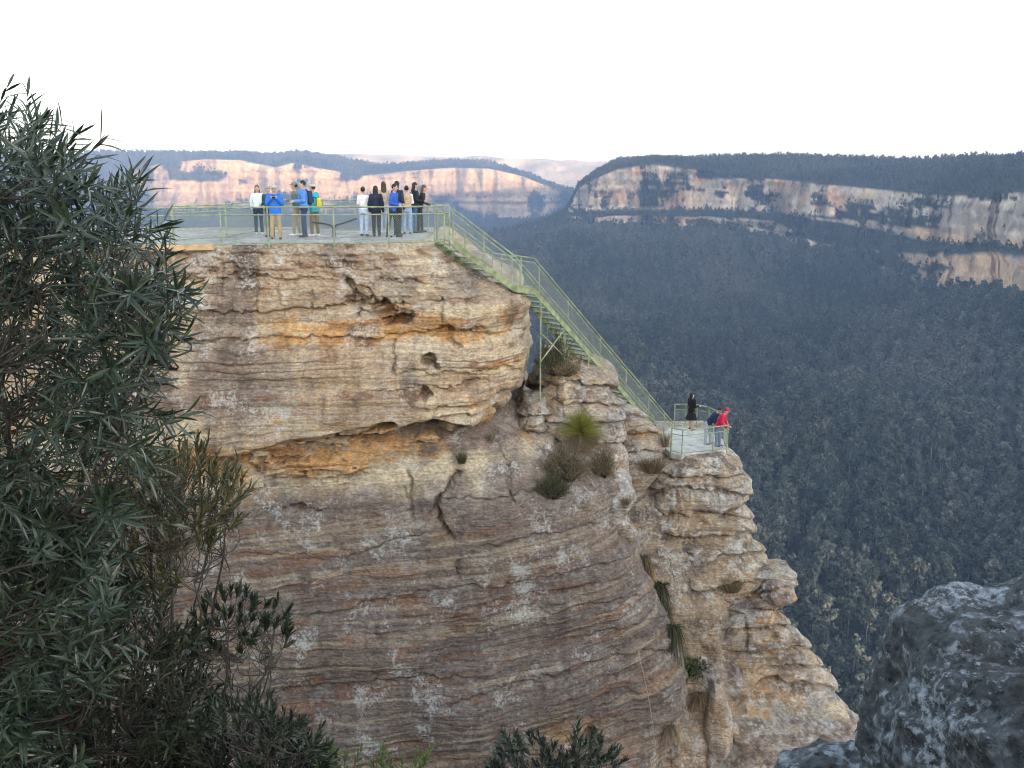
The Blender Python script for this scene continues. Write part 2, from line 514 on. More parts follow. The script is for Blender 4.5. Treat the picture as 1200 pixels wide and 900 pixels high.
o = mesh_obj('plateau_terrain', np.stack([Xh, Yh, Zh], -1).reshape(-1, 3), grid_faces(*Xh.shape)[:, ::-1], M_CLIFF, cols=C.reshape(-1, 3))
tag(o, kind='structure')

# --- unseen range added behind the viewpoint, shaped to keep the low sun off
u = np.linspace(-4600, 4600, 160)
yy = np.linspace(-4200, -2300, 40)
UU, VV = np.meshgrid(u, yy)
prof = np.interp(VV, [-4200, -3400, -3000, -2300], [240, 480, 520, -30])
H = prof + 10 * fbm(UU / 700, VV / 700, 0, 4, 111)
fw = -SUN_DIR
XX = -fw.x * -VV * 0 + UU; 
PX = fw.y * UU + fw.x * VV; PY = -fw.x * UU + fw.y * VV
C = np.zeros(PX.shape + (3,)) + np.array((0.06, 0.065, 0.04))
o = mesh_obj('shade_hills', np.stack([PX, PY, H], -1).reshape(-1, 3), grid_faces(*PX.shape)[:, ::-1], M_CLIFF, cols=C.reshape(-1, 3))
tag(o, kind='structure')

# --- the ground sheet out to the horizon
GX, GY = np.meshgrid(np.linspace(-6500, 6500, 50), np.linspace(-6500, 7700, 50))
GZ = -372 + 6 * vnoise(GX / 900, GY / 900, 0, 121)
C = np.zeros(GX.shape + (3,)) + np.array((0.05, 0.055, 0.035))
o = mesh_obj('ground', np.stack([GX, GY, GZ], -1).reshape(-1, 3), grid_faces(*GX.shape)[:, ::-1], M_CLIFF, cols=C.reshape(-1, 3))
tag(o, kind='structure')

# --- haze of the valley air
m = bpy.data.materials.new('valley_haze'); m.use_nodes = True
n = m.node_tree.nodes; n.clear()
out = n.new('ShaderNodeOutputMaterial'); pv = n.new('ShaderNodeVolumePrincipled')
pv.inputs['Color'].default_value = (0.47, 0.645, 1.0, 1)
pv.inputs['Density'].default_value = 1.15e-4
pv.inputs['Anisotropy'].default_value = 0.1
m.node_tree.links.new(pv.outputs[0], out.inputs['Volume'])
hb = MB(); hb.box((0, 625, 80), (13200, 14450, 920))
o = hb.build('haze', m); tag(o, kind='stuff')

# --- the forest: a few tree forms instanced as one mass
M_TREE = bpy.data.materials.new('eucalypt_forest'); M_TREE.use_nodes = True
n = M_TREE.node_tree.nodes; l = M_TREE.node_tree.links
b = n['Principled BSDF']
oi = n.new('ShaderNodeAttribute'); oi.attribute_type = 'INSTANCER'; oi.attribute_name = 'tree_tone'; ge = n.new('ShaderNodeNewGeometry')
rp = n.new('ShaderNodeValToRGB')
rp.color_ramp.elements[0].color = (0.026, 0.038, 0.028, 1); rp.color_ramp.elements[1].color = (0.104, 0.104, 0.082, 1)
e = rp.color_ramp.elements.new(0.5); e.color = (0.060, 0.071, 0.054, 1)
l.new(oi.outputs['Fac'], rp.inputs[0])
mr = n.new('ShaderNodeMapRange'); mr.inputs[3].default_value = 0.55; mr.inputs[4].default_value = 1.55
l.new(ge.outputs['Random Per Island'], mr.inputs[0])
mu = n.new('ShaderNodeMix'); mu.data_type = 'RGBA'; mu.blend_type = 'MULTIPLY'; mu.inputs[0].default_value = 1
l.new(rp.outputs[0], mu.inputs[6]); l.new(mr.outputs[0], mu.inputs[7]); l.new(mu.outputs[2], b.inputs['Base Color'])
b.inputs['Roughness'].default_value = 0.8; b.inputs['Specular IOR Level'].default_value = 0.2
M_BARK = simple('eucalypt_bark', (0.13, 0.115, 0.10), 0.9, 0.3, 1.5)

proto = bpy.data.collections.new('forest_tree_forms')
for k in range(9):
    rg = random.Random(100 + k)
    mb = MB()
    h = rg.uniform(15, 21)
    mb.tube([(0, 0, -2), (rg.uniform(-.4, .4), rg.uniform(-.4, .4), h * .5), (rg.uniform(-.8, .8), rg.uniform(-.8, .8), h * .9)], [.34, .22, .08], 5)
    ntr = len(mb.f)
    for c in range(rg.randint(9, 13)):
        a = rg.uniform(0, 6.28); t = rg.uniform(0.36, 1.0)
        rad = 3.6 * math.sin(min(1, max(0.25, (1.12 - t) * 1.5)) * 1.4) * rg.uniform(.4, 1.0)
        cc = Vector((math.cos(a) * rad * 1.15, math.sin(a) * rad * 1.15, h * t))
        mb.tube([(0, 0, h * (t - .2)), cc], [.14, .04], 3, False)
        for q in range(30):
            d = Vector((rg.gauss(0, 1), rg.gauss(0, 1), rg.gauss(0, .75))).normalized()
            p = cc + d * (rg.uniform(.5, 1.0) * 2.0)
            nn = (d + Vector((rg.gauss(0, .6), rg.gauss(0, .6), rg.gauss(.3, .5)))).normalized()
            sdv = nn.cross(Vector((rg.gauss(0, 1), rg.gauss(0, 1), rg.gauss(0, 1)))).normalized()
            up = nn.cross(sdv); sz = rg.uniform(.55, 1.1)
            i0 = len(mb.v)
            mb.v += [p - sdv * sz, p + up * sz * .7, p + sdv * sz, p - up * sz * .7]
            mb.f.append((i0, i0 + 1, i0 + 2, i0 + 3))
    o = mesh_obj('forest_tree_form', mb.v, mb.f, M_BARK, link=False)
    o.data.materials.append(M_TREE)
    for i, pl in enumerate(o.data.polygons):
        pl.material_index = 1 if len(pl.vertices) == 4 and i >= ntr and abs(pl.area) > .2 and len(set(pl.vertices)) == 4 and pl.vertices[3] - pl.vertices[0] == 3 else 0
    proto.objects.link(o)
pts = np.array(FOREST_PTS)
print('forest trees', len(pts))
fo = mesh_obj('forest', pts[:, :3], np.zeros((0, 3), int)) if False else None
me = bpy.data.meshes.new('forest'); me.vertices.add(len(pts)); me.vertices.foreach_set('co', pts[:, :3].astype(np.float32).ravel())
at = me.attributes.new('tree_scale', 'FLOAT', 'POINT'); at.data.foreach_set('value', pts[:, 3].astype(np.float32))
at = me.attributes.new('tree_turn', 'FLOAT', 'POINT'); at.data.foreach_set('value', (RNG.random(len(pts)) * 6.283).astype(np.float32))
at = me.attributes.new('tree_form', 'INT', 'POINT'); at.data.foreach_set('value', RNG.integers(0, 9, len(pts)).astype(np.int32))
tone = .5 + .42 * fbm(pts[:, 0] / 130, pts[:, 1] / 190, 0 * pts[:, 0], 3, 131) + RNG.normal(0, .22, len(pts))
at = me.attributes.new('tree_tone', 'FLOAT', 'POINT'); at.data.foreach_set('value', np.clip(tone, 0, 1).astype(np.float32))
fo = bpy.data.objects.new('forest', me); COL.objects.link(fo); tag(fo, kind='stuff')
fo['label'] = 'dense grey green eucalypt forest covering the valley slopes and plateau tops'
gt = bpy.data.node_groups.new('forest', 'GeometryNodeTree')
gt.interface.new_socket('Geometry', in_out='INPUT', socket_type='NodeSocketGeometry')
gt.interface.new_socket('Geometry', in_out='OUTPUT', socket_type='NodeSocketGeometry')
N = gt.nodes; L = gt.links
gi = N.new('NodeGroupInput'); go = N.new('NodeGroupOutput')
ip = N.new('GeometryNodeInstanceOnPoints'); ci = N.new('GeometryNodeCollectionInfo')
ci.inputs['Collection'].default_value = proto; ci.inputs['Separate Children'].default_value = True
ip.inputs['Pick Instance'].default_value = True
def na(nm, ty):
    a = N.new('GeometryNodeInputNamedAttribute'); a.data_type = ty; a.inputs['Name'].default_value = nm; return a
a1, a2, a3 = na('tree_scale', 'FLOAT'), na('tree_turn', 'FLOAT'), na('tree_form', 'INT')
cx = N.new('ShaderNodeCombineXYZ'); L.new(a2.outputs['Attribute'], cx.inputs['Z'])
L.new(gi.outputs[0], ip.inputs['Points']); L.new(ci.outputs[0], ip.inputs['Instance'])
L.new(a3.outputs['Attribute'], ip.inputs['Instance Index']); L.new(cx.outputs[0], ip.inputs['Rotation']); L.new(a1.outputs['Attribute'], ip.inputs['Scale'])
L.new(ip.outputs[0], go.inputs[0])
md = fo.modifiers.new('forest', 'NODES'); md.node_group = gt
# ------------------------------------------------------------------ the pulpit rock
def polyd(px, py, line):
    """distance to a polyline, and signed offset below it (positive = lower in the picture)"""
    best = np.full(px.shape, 1e9); sgn = np.zeros(px.shape)
    for (ax, ay), (bx, by) in zip(line[:-1], line[1:]):
        dx, dy = bx - ax, by - ay
        t = np.clip(((px - ax) * dx + (py - ay) * dy) / (dx * dx + dy * dy), 0, 1)
        ex, ey = px - (ax + t * dx), py - (ay + t * dy)
        d = np.hypot(ex, ey)
        m = d < best
        best = np.where(m, d, best); sgn = np.where(m, ey, sgn)
    return best, sgn

def lip(px, py, line, depth, decay, jag=3.0, seed=0):
    xs = [p[0] for p in line]; ys = [p[1] for p in line]
    yl = np.interp(px, xs, ys) + jag * vnoise(px / 13, 0, 0, seed) + jag * .6 * vnoise(px / 4.5, 0, 0, seed + 1)
    below = py - yl
    inside = sstep(xs[0] - 18, xs[0] + 18, px) * (1 - sstep(xs[-1] - 18, xs[-1] + 18, px))
    r = np.where(below > 0, np.exp(-np.maximum(below, 0) / decay), np.exp(np.minimum(below, 0) / 0.8))
    return -depth * r * inside

def crack(px, py, line, wd, depth, seed=0):
    qx = px + 2.5 * vnoise(px / 9, py / 9, 0, seed) + 1.2 * vnoise(px / 3, py / 3, 0, seed + 4)
    qy = py + 2.5 * vnoise(px / 9, py / 9, 5, seed)
    d, _ = polyd(qx, qy, line)
    return -depth * np.exp(-(d / wd) ** 2)

def hole(px, py, cx, cy, rx, ry, depth, seed=0):
    qx = px + rx * .55 * fbm(px / 11, py / 7, 0, 3, seed); qy = py + ry * .55 * fbm(px / 11, py / 7, 9, 3, seed)
    d = np.hypot((qx - cx) / rx, (qy - cy) / ry)
    return -depth * (1 - sstep(.6, 1.15, d))

def beds(w, x, y, seed, specs):
    """stepped, jointed strata: (thickness, block length, protrusion, groove)"""
    out = 0.0
    for k, (h, L, amp, gr) in enumerate(specs):
        s = seed + 31 * k
        ww = w + h * .28 * vnoise(x / (L * 1.7), y / 4, w / (h * 5), s) + h * .11 * vnoise(x / (L * .3), y, w / h, s + 1)
        # thickness varies: warp the coordinate itself
        ww = ww / h + 0.75 * vnoise(0, 0, ww / (h * 3.1), s + 2)
        i = np.floor(ww); f = ww - i
        u = x / L + 7.3 * hashf(i.astype(np.int64), np.zeros_like(i, np.int64), np.zeros_like(i, np.int64), s + 3) + .25 * vnoise(x / L * 3, w / h * .6, 0, s + 4)
        j = np.floor(u); g = u - j
        z0 = np.zeros_like(i, np.int64)
        p = hashf(i.astype(np.int64), j.astype(np.int64), z0, s + 5) * .45 + hashf(i.astype(np.int64), z0, z0, s + 6) * .55
        fade = .35 + .65 * sstep(-.35, .35, vnoise(x / (L * 1.3), y / 5, w / (h * 2.2), s + 7))
        e = np.minimum(f, 1 - f) * h; v = np.minimum(g, 1 - g) * L
        rnd = 1 - np.exp(-(e / (h * .16)) ** 1.0)
        out = out + fade * (amp * (p - .5) * (.25 + .75 * rnd) - gr * np.exp(-(e / (.10 * h + .006)) ** 2) - gr * .55 * np.exp(-(v / (.03 * L + .008)) ** 2))
    return out

PAL = {k: np.array(v) for k, v in dict(
    tan=(0.39, 0.287, 0.186), orange=(0.54, 0.290, 0.100), cream=(0.62, 0.510, 0.345), lichen=(0.40, 0.380, 0.345),
    patina=(0.180, 0.136, 0.119), dark=(0.085, 0.072, 0.064), rust=(0.27, 0.125, 0.062), pink=(0.41, 0.298, 0.218), white=(0.62, 0.60, 0.55)).items()}

def mixc(C, name, a):
    a = np.clip(a, 0, 1)[..., None]
    return C * (1 - a) + PAL[name] * a

def soft(px, py, blobs):
    o = np.zeros(px.shape)
    for cx, cy, rx, ry, am in blobs:
        o += am * np.exp(-(((px - cx) / rx) ** 2 + ((py - cy) / ry) ** 2))
    return o

def stack(name, ztop, zbot, nz, xl, xr, yf, cl, cr, back, step, disp, colour, cap=None, mat=None, edge=0.12, zpow=1.0):
    tz = np.linspace(0, 1, nz) ** zpow
    zs = ztop + (zbot - ztop) * tz
    XL, XR = xl(zs), xr(zs)
    wmax = np.max(XR - XL)
    nx = int(wmax / step)
    nl = int(max(6, cl[1] * 1.3 / step)); nr_ = int(max(6, cr[1] * 1.3 / step))
    t_side = (np.linspace(1, 0, 14)[:-1]) ** 1.6
    rows = []
    X = []; Y = []; N0 = []; N1 = []
    al = np.linspace(np.pi / 2, 0, nl)[:-1]; ar = np.linspace(0, np.pi / 2, nr_)[1:]
    zz = zs[:, None]
    cxL = np.minimum(cl[0], (XR - XL) * .48)[:, None]; cxR = np.minimum(cr[0], (XR - XL) * .48)[:, None]
    xL, xR = XL[:, None], XR[:, None]
    one = np.ones_like(zz)
    yl0 = yf(xL, zz) + cl[1]; yr0 = yf(xR, zz) + cr[1]
    parts = []
    parts.append((xL + 0 * t_side[None], yl0 + back * t_side[None], -one + 0 * t_side[None], 0 * one + 0 * t_side[None]))
    x = xL + cxL * (1 - np.sin(al)[None]); parts.append((x, yf(x, zz) + cl[1] * (1 - np.cos(al)[None]), -np.sin(al)[None] + 0 * one, -np.cos(al)[None] + 0 * one))
    tf = np.linspace(0, 1, nx)[None]
    x = (xL + cxL) * (1 - tf) + (xR - cxR) * tf; parts.append((x, yf(x, zz), 0 * x, 0 * x - 1))
    x = xR - cxR * (1 - np.sin(ar)[None]); parts.append((x, yf(x, zz) + cr[1] * (1 - np.cos(ar)[None]), np.sin(ar)[None] + 0 * one, -np.cos(ar)[None] + 0 * one))
    ts = t_side[::-1][None]
    parts.append((xR + 0 * ts, yr0 + back * ts, one + 0 * ts, 0 * one + 0 * ts))
    X = np.concatenate([np.broadcast_to(p[0], (nz, p[0].shape[1])) for p in parts], 1)
    Y = np.concatenate([np.broadcast_to(p[1], (nz, p[1].shape[1])) for p in parts], 1)
    NX = np.concatenate([np.broadcast_to(p[2], (nz, p[2].shape[1])) for p in parts], 1)
    NY = np.concatenate([np.broadcast_to(p[3], (nz, p[3].shape[1])) for p in parts], 1)
    Z = np.broadcast_to(zz, X.shape).copy()
    px, py = proj(X, Y, Z)
    d = disp(X, Y, Z, px, py) - edge * np.exp(-(ztop - Z) / (edge * .8))
    X = X + NX * d; Y = Y + NY * d
    Z = Z + 0.05 * fbm(X * 1.3, Y * 1.3, Z * 1.3, 3, 5) * sstep(0, .5, ztop - Z)
    px, py = proj(X, Y, Z)
    C = colour(X, Y, Z, px, py, d)
    if cap is not None:
        nc = 34
        t = (np.linspace(1, 0, nc + 1)[:-1]) ** 1.7
        yb = cap['y']
        y0 = Y[0][None]; x0 = X[0][None]
        cy = y0 + (np.maximum(yb, y0) - y0) * t[:, None]
        cx = x0 + 0 * cy
        cz = ztop + cap.get('rough', .02) * fbm(cx * 1.5, cy * 1.5, 0, 3, 77) + cap.get('slope', lambda x, y: 0 * x)(cx, cy) * sstep(0, .2, t[:, None])
        X = np.concatenate([cx, X]); Y = np.concatenate([cy, Y]); Z = np.concatenate([cz, Z])
        cc = cap['colour'](cx, cy, cz)
        C = np.concatenate([cc, C])
    o = mesh_obj(name, np.stack([X, Y, Z], -1).reshape(-1, 3), grid_faces(*X.shape), mat or M_ROCK, cols=C.reshape(-1, 3))
    tag(o, kind='structure')
    return o

def edge_x(pts, Y):
    """x of an outline traced at distance Y, as a function of z"""
    q = [P(a, b, Y) for a, b in pts]
    zz = np.array([p.z for p in q]); xx = np.array([p.x for p in q])
    o = np.argsort(zz)
    return lambda z: np.interp(z, zz[o], xx[o])

DECK = -2.42           # floor of the upper lookout
LOW = -11.25           # floor of the lower lookout

def cap_colour(X, Y, Z):
    C = np.zeros(X.shape + (3,)) + np.array((0.40, 0.385, 0.36))
    n1 = fbm(X * .9, Y * .9, 0, 4, 141)
    C = C * (1 + .18 * n1)[..., None]
    return mixc(C, 'patina', sstep(.2, .7, fbm(X * .5, Y * .5, 3, 4, 143)) * .5)

# ---- A: the upper block under the lookout
xrA = edge_x([(500, 284), (510, 291), (532, 309), (564, 328), (594, 341), (613, 349), (620, 362), (617, 380), (620, 410), (626, 436), (622, 448), (610, 464), (596, 480), (583, 496), (570, 520), (560, 560)], 32.3)
baseL = [(60, 555), (180, 546), (260, 534), (330, 521), (400, 509), (455, 498), (461, 499), (468, 505), (486, 497), (520, 498), (560, 500), (592, 488), (624, 464)]
def yfA(x, z):
    px, py = proj(x, 31.0 + 0 * x, z + 0 * x)
    y = 30.65 + 0.55 * sstep(-1.0, -4.5, x) * 0 + 0.20 * np.maximum(0, x + 1.5) - .12 * np.maximum(0, -x - 5.0)
    y = y + .25 * sstep(DECK - 1.0, DECK, z)           # the rim is rounded back
    return y
def dispA(X, Y, Z, px, py):
    w = Z + .02 * X
    rim = sstep(DECK - 1.9, DECK - .8, Z)
    d = .22 * fbm(X * .35, Y * .35, Z * .5, 4, 151)
    d = d + beds(w, X + .4 * Y, Y, 160, [(1.25, 3.6, .34, .07), (.46, 2.0, .16, .055), (.15, 1.1, .04, .012)])
    d = d + rim * (.16 * fbm(X * 1.3, Y * 1.3, Z * 1.5, 4, 171) + .10 * fbm(X * 3.1, Y * 3, Z * 4, 3, 172))
    rt = sstep(470, 560, px)
    d = d + rt * beds(Z - .06 * X, X, Y, 180, [(.62, 1.3, .20, .04), (.22, .7, .07, .02)])
    d = d + lip(px, py, [(150, 371), (330, 367), (395, 359), (472, 357)], .26, 14, 3, 1)
    d = d + lip(px, py, [(180, 403), (300, 398), (400, 395), (440, 399), (520, 389), (570, 388)], .22, 11, 3, 3)
    d = d + lip(px, py, [(430, 459), (520, 455), (575, 450)], .2, 8, 3, 5)
    d = d + lip(px, py, [(210, 322), (330, 324), (430, 330), (520, 334), (600, 338)], .14, 9, 5, 7)
    d = d + lip(px, py, [(500, 352), (560, 350), (625, 346)], .1, 7, 2, 8)
    d = d + lip(px, py, [(525, 386), (570, 392), (625, 384)], .16, 8, 3, 11)
    d = d + lip(px, py, [(470, 437), (540, 440), (600, 432), (628, 437)], .18, 8, 3, 12)
    d = d + lip(px, py, [(490, 479), (560, 477), (622, 452)], .3, 8, 2, 15) + lip(px, py, [(500, 491), (560, 489), (612, 470)], .3, 7, 2, 16)
    for a in ((410, 334, 9, 8, .45, 1), (420, 348, 13, 11, .45, 2), (447, 363, 22, 10, .7, 3), (464, 376, 15, 8, .75, 4), (503, 424, 8, 9, .8, 5), (511, 431, 7, 5, .6, 6), (496, 461, 8, 7, .8, 7), (520, 388, 12, 4, .4, 8)):
        d = d + hole(px, py, *a[:5], seed=200 + a[5])
    for ln, wd, dp in (([(462, 402), (461, 441)], 1.6, .2), ([(305, 300), (300, 330), (301, 366)], 1.8, .12), ([(322, 330), (328, 358)], 1.6, .12), ([(523, 395), (536, 410)], 2.6, .3),
                       ([(520, 352), (518, 378)], 1.5, .14), ([(548, 350), (546, 380)], 1.3, .1), ([(430, 338), (447, 360)], 2, .25), ([(510, 318), (512, 340)], 1.5, .15), ([(366, 340), (364, 372)], 1.3, .1), ([(262, 300), (258, 350)], 1.6, .1)):
        d = d + crack(px, py, ln, wd, dp, int(ln[0][0]))
    # undercut: the block ends in an overhang
    yl = np.interp(px, [p[0] for p in baseL], [p[1] for p in baseL]) + 4.5 * vnoise(px / 34, 0, 0, 9) + .8 * vnoise(px / 9, 0, 0, 10)
    und = sstep(-1.5, 4, py - yl)
    d = d - und * (.5 + 1.6 * sstep(-.3, .45, .9 * fbm(px / 46, py / 13, 0, 4, 13) + .5 * sstep(380, 460, px) - .2 + .25 * vnoise(px / 6, py / 3, 0, 14)))
    lowlip = sstep(-60, -6, py - yl) * (1 - und)
    d = d + lowlip * .30 * sstep(-.2, .5, vnoise(px / 60, 0, 0, 12) + .3)
    return d
def colA(X, Y, Z, px, py, d):
    w = Z + .03 * X + .12 * vnoise(X * .4, Y * .4, Z, 211)
    b1 = fbm(X * .10, 0, w * 2.2, 4, 213); b2 = fbm(X * .25, 0, w * 7, 3, 215)
    n1 = fbm(X * .55, Y * .5, Z * .8, 4, 217); n2 = fbm(X * 1.6, Y, Z * 2.4, 4, 219)
    streak = fbm(X * 1.5, 0, Z * .16, 4, 221)
    C = np.zeros(X.shape + (3,)) + PAL['tan'] * 1.08
    C = mixc(C, 'cream', sstep(-.4, .5, n1 + .5 * b1 + soft(px, py, [(500, 410, 80, 34, .55), (400, 345, 110, 14, .3), (330, 390, 110, 14, .4), (400, 470, 90, 26, .25)])) * .85)
    C = mixc(C, 'pink', sstep(.1, .6, b2 + soft(px, py, [(585, 365, 50, 30, .5), (560, 470, 60, 20, .4)])) * .55)
    C = mixc(C, 'orange', sstep(.25, .9, .55 * n2 + .4 * b1 + soft(px, py, [(455, 385, 110, 13, .85), (540, 388, 26, 16, .7), (520, 470, 40, 14, .5), (440, 545, 150, 22, .9), (490, 515, 60, 16, .8), (600, 440, 26, 30, .5), (240, 545, 60, 18, .8), (470, 365, 22, 14, .8), (330, 400, 120, 9, .35), (580, 480, 30, 12, .5)])) * .85)
    C = mixc(C, 'patina', sstep(.0, .65, .6 * n1 + .55 * streak + soft(px, py, [(240, 460, 90, 55, .75), (360, 450, 70, 34, .5), (250, 350, 70, 55, .45), (330, 430, 90, 30, .3), (400, 340, 60, 10, .3), (450, 330, 120, 12, .45)]) - .15 - soft(px, py, [(510, 410, 90, 50, .6), (440, 540, 160, 22, .9)])) * .68)
    C = mixc(C, 'rust', sstep(.25, .75, n2 * .6 + b2 * .3 + soft(px, py, [(430, 300, 220, 18, .40), (455, 372, 22, 12, .8), (555, 300, 25, 12, .5), (300, 535, 90, 8, .4)])) * .6)
    C = mixc(C, 'dark', sstep(.2, .75, n2 * .55 + .35 * streak + soft(px, py, [(420, 302, 230, 17, .42), (200, 480, 24, 60, .4)])) * .6)
    C = mixc(C, 'lichen', sstep(.25, .7, .6 * fbm(X * 1.1, Y, Z * 1.8, 4, 225) + .6 * fbm(X * 6, Y * 6, Z * 8, 4, 226) + soft(px, py, [(350, 292, 200, 7, .5), (545, 300, 30, 16, .35), (260, 310, 60, 25, .3)])) * .36)
    return C
stack('cliff', DECK, P(600, 600, 31).z, 400, lambda z: -18 + 0 * z, xrA, yfA, (1, 1), (2.2, 2.4), 9, .031, dispA, colA,
      cap=dict(y=39.0, colour=cap_colour, rough=.03))

# ---- B: the lower block, a bulging slab under the overhang
xrB = edge_x([(602, 478), (622, 500), (650, 520), (690, 532), (722, 548), (742, 562), (737, 590), (731, 615), (748, 640), (760, 690), (772, 715), (789, 750), (800, 775), (806, 800), (790, 830), (775, 860), (770, 910), (790, 1050)], 33.4)
pyB = np.array([470, 495, 520, 540, 560, 585, 610, 700, 800, 900, 1050, 1300]); YB = np.array([33.4, 32.2, 31.35, 31.08, 30.88, 30.65, 30.5, 30.0, 29.5, 29.0, 28.4, 27.8])
zB = np.array([P(500, a, b).z for a, b in zip(pyB, YB)])
def yfB(x, z):
    return np.interp(z, zB[::-1], YB[::-1]) + .26 * np.maximum(0, x + 1.0) + 0 * x
def dispB(X, Y, Z, px, py):
    w = Z - .125 * X + .25 * vnoise(X * .12, Y * .1, Z * .2, 240)
    d = .30 * fbm(X * .28, Y * .3, Z * .35, 4, 241)
    up = sstep(600, 560, py)
    d = d + beds(w, X, Y, 250, [(1.5, 5.0, .09, .02), (.5, 2.6, .04, .018), (.17, 1.6, .022, .012)]) * (1 - .3 * up)
    low = sstep(640, 700, py)
    d = d + low * .05 * fbm(X * .5, Y, w * 7, 3, 255)
    d = d + .035 * fbm(X * 3, Y * 3, Z * 3.5, 3, 257)
    for ln, wd, dp in (([(536, 556), (524, 573), (514, 584), (512, 600), (520, 618), (530, 632)], 3.2, .45), ([(480, 556), (484, 612)], 1.8, .16), ([(474, 575), (478, 590)], 1.4, .12),
                       ([(590, 528), (596, 556), (600, 585)], 2, .16), ([(535, 660), (538, 682)], 2, .14), ([(514, 585), (590, 582), (650, 570)], 1.4, .1)):
        d = d + crack(px, py, ln, wd, dp, int(ln[0][0]) + 3)
    for q, (ln, dp, dc) in enumerate((([(425, 650), (460, 634), (500, 626)], .2, 6), ([(360, 722), (450, 704), (520, 692), (560, 688), (640, 676), (740, 652)], .16, 8), ([(240, 830), (400, 806), (470, 794), (560, 792)], .18, 7),
                      ([(400, 795), (470, 783), (540, 772)], .12, 6), ([(530, 822), (600, 800), (700, 778), (800, 756)], .24, 8), ([(640, 720), (700, 708), (765, 694)], .14, 7), ([(650, 755), (720, 738), (785, 722)], .14, 6), ([(290, 650), (380, 655), (430, 650)], .1, 6),
                      ([(560, 870), (640, 850), (740, 815)], .2, 9), ([(330, 560), (380, 563), (430, 556)], .22, 9), ([(560, 640), (640, 625), (735, 612)], .12, 6), ([(540, 712), (640, 697), (755, 672)], .1, 5))):
        d = d + lip(px, py, ln, dp * .72, dc, 2.5, 300 + q)
    d = d + hole(px, py, 690, 862, 9, 14, .5, 321) + hole(px, py, 355, 598, 16, 6, .25, 322)
    # steps at the right-hand corner
    rt = sstep(640, 740, px)
    d = d + rt * beds(w, X * .7 + Y * .7, Y, 330, [(.8, 1.6, .30, .05), (.3, .9, .12, .03)])
    return d
def colB(X, Y, Z, px, py, d):
    w = Z - .125 * X + .25 * vnoise(X * .12, Y * .1, Z * .2, 240)
    b1 = fbm(X * .08, 0, w * 1.7, 4, 341); b2 = fbm(X * .16, 0, w * 6.5, 4, 343)
    n1 = fbm(X * .5, Y * .5, Z * .7, 4, 345); n2 = fbm(X * 1.8, Y, Z * 2.6, 4, 347)
    streak = fbm(X * 1.8, 0, Z * .2, 4, 349)
    low = sstep(575, 640, py)
    C = np.zeros(X.shape + (3,)) + PAL['tan'] * .84
    C = mixc(C, 'cream', sstep(-.1, .6, n1 + soft(px, py, [(420, 560, 160, 22, .6), (560, 550, 60, 30, .5), (490, 600, 50, 40, .3), (700, 860, 90, 30, .5)])) * .8 * (1 - .5 * low))
    C = mixc(C, 'orange', sstep(.3, .9, .6 * n2 + .3 * b1 + soft(px, py, [(300, 540, 110, 16, .9), (480, 520, 120, 14, .8), (260, 590, 40, 40, .5), (430, 610, 60, 16, .4), (690, 850, 80, 24, .6), (250, 730, 50, 50, .5), (590, 500, 60, 14, .5)])) * .8)
    C = mixc(C, 'patina', sstep(-.55, .35, .5 * n1 + .25 * streak + .35 * b1 + low * .85 + soft(px, py, [(340, 640, 90, 50, .5), (450, 600, 90, 24, .35), (660, 560, 60, 24, .8)]) - soft(px, py, [(500, 620, 46, 60, .45), (700, 860, 90, 30, 1.0), (260, 700, 40, 120, .35), (420, 545, 170, 18, .9)])) * .86)
    C = mixc(C, 'tan', sstep(.15, .55, b2 + .25 * b1) * .32 * low)
    C = mixc(C, 'cream', sstep(.32, .7, b2 +  .2 * n2) * .22 * low)
    C = mixc(C, 'rust', sstep(.3, .8, fbm(X * .6, 0, w * 4, 4, 351)) * .5 * low)
    C = mixc(C, 'dark', sstep(.25, .8, .5 * n2 + .45 * streak + .2 * b2) * .55)
    C = mixc(C, 'lichen', sstep(.25, .7, .6 * fbm(X * 1.3, Y, Z * 2.2, 5, 353) + .6 * fbm(X * 6, Y * 6, Z * 8, 4, 354) + soft(px, py, [(490, 620, 40, 60, .35), (540, 690, 60, 14, .3), (380, 575, 60, 14, .35), (680, 590, 70, 20, .4)])) * .36)
    return C
stack('cliff_base', P(500, 470, 33.6).z, P(500, 1150, 28.2).z, 640, lambda z: -18 + 0 * z, xrB, yfB, (1, 1), (2.0, 2.2), 8, .036, dispB, colB,
      cap=dict(y=37.0, colour=lambda X, Y, Z: colB(X, Y, Z, *proj(X, Y, Z), 0 * X), rough=.12))

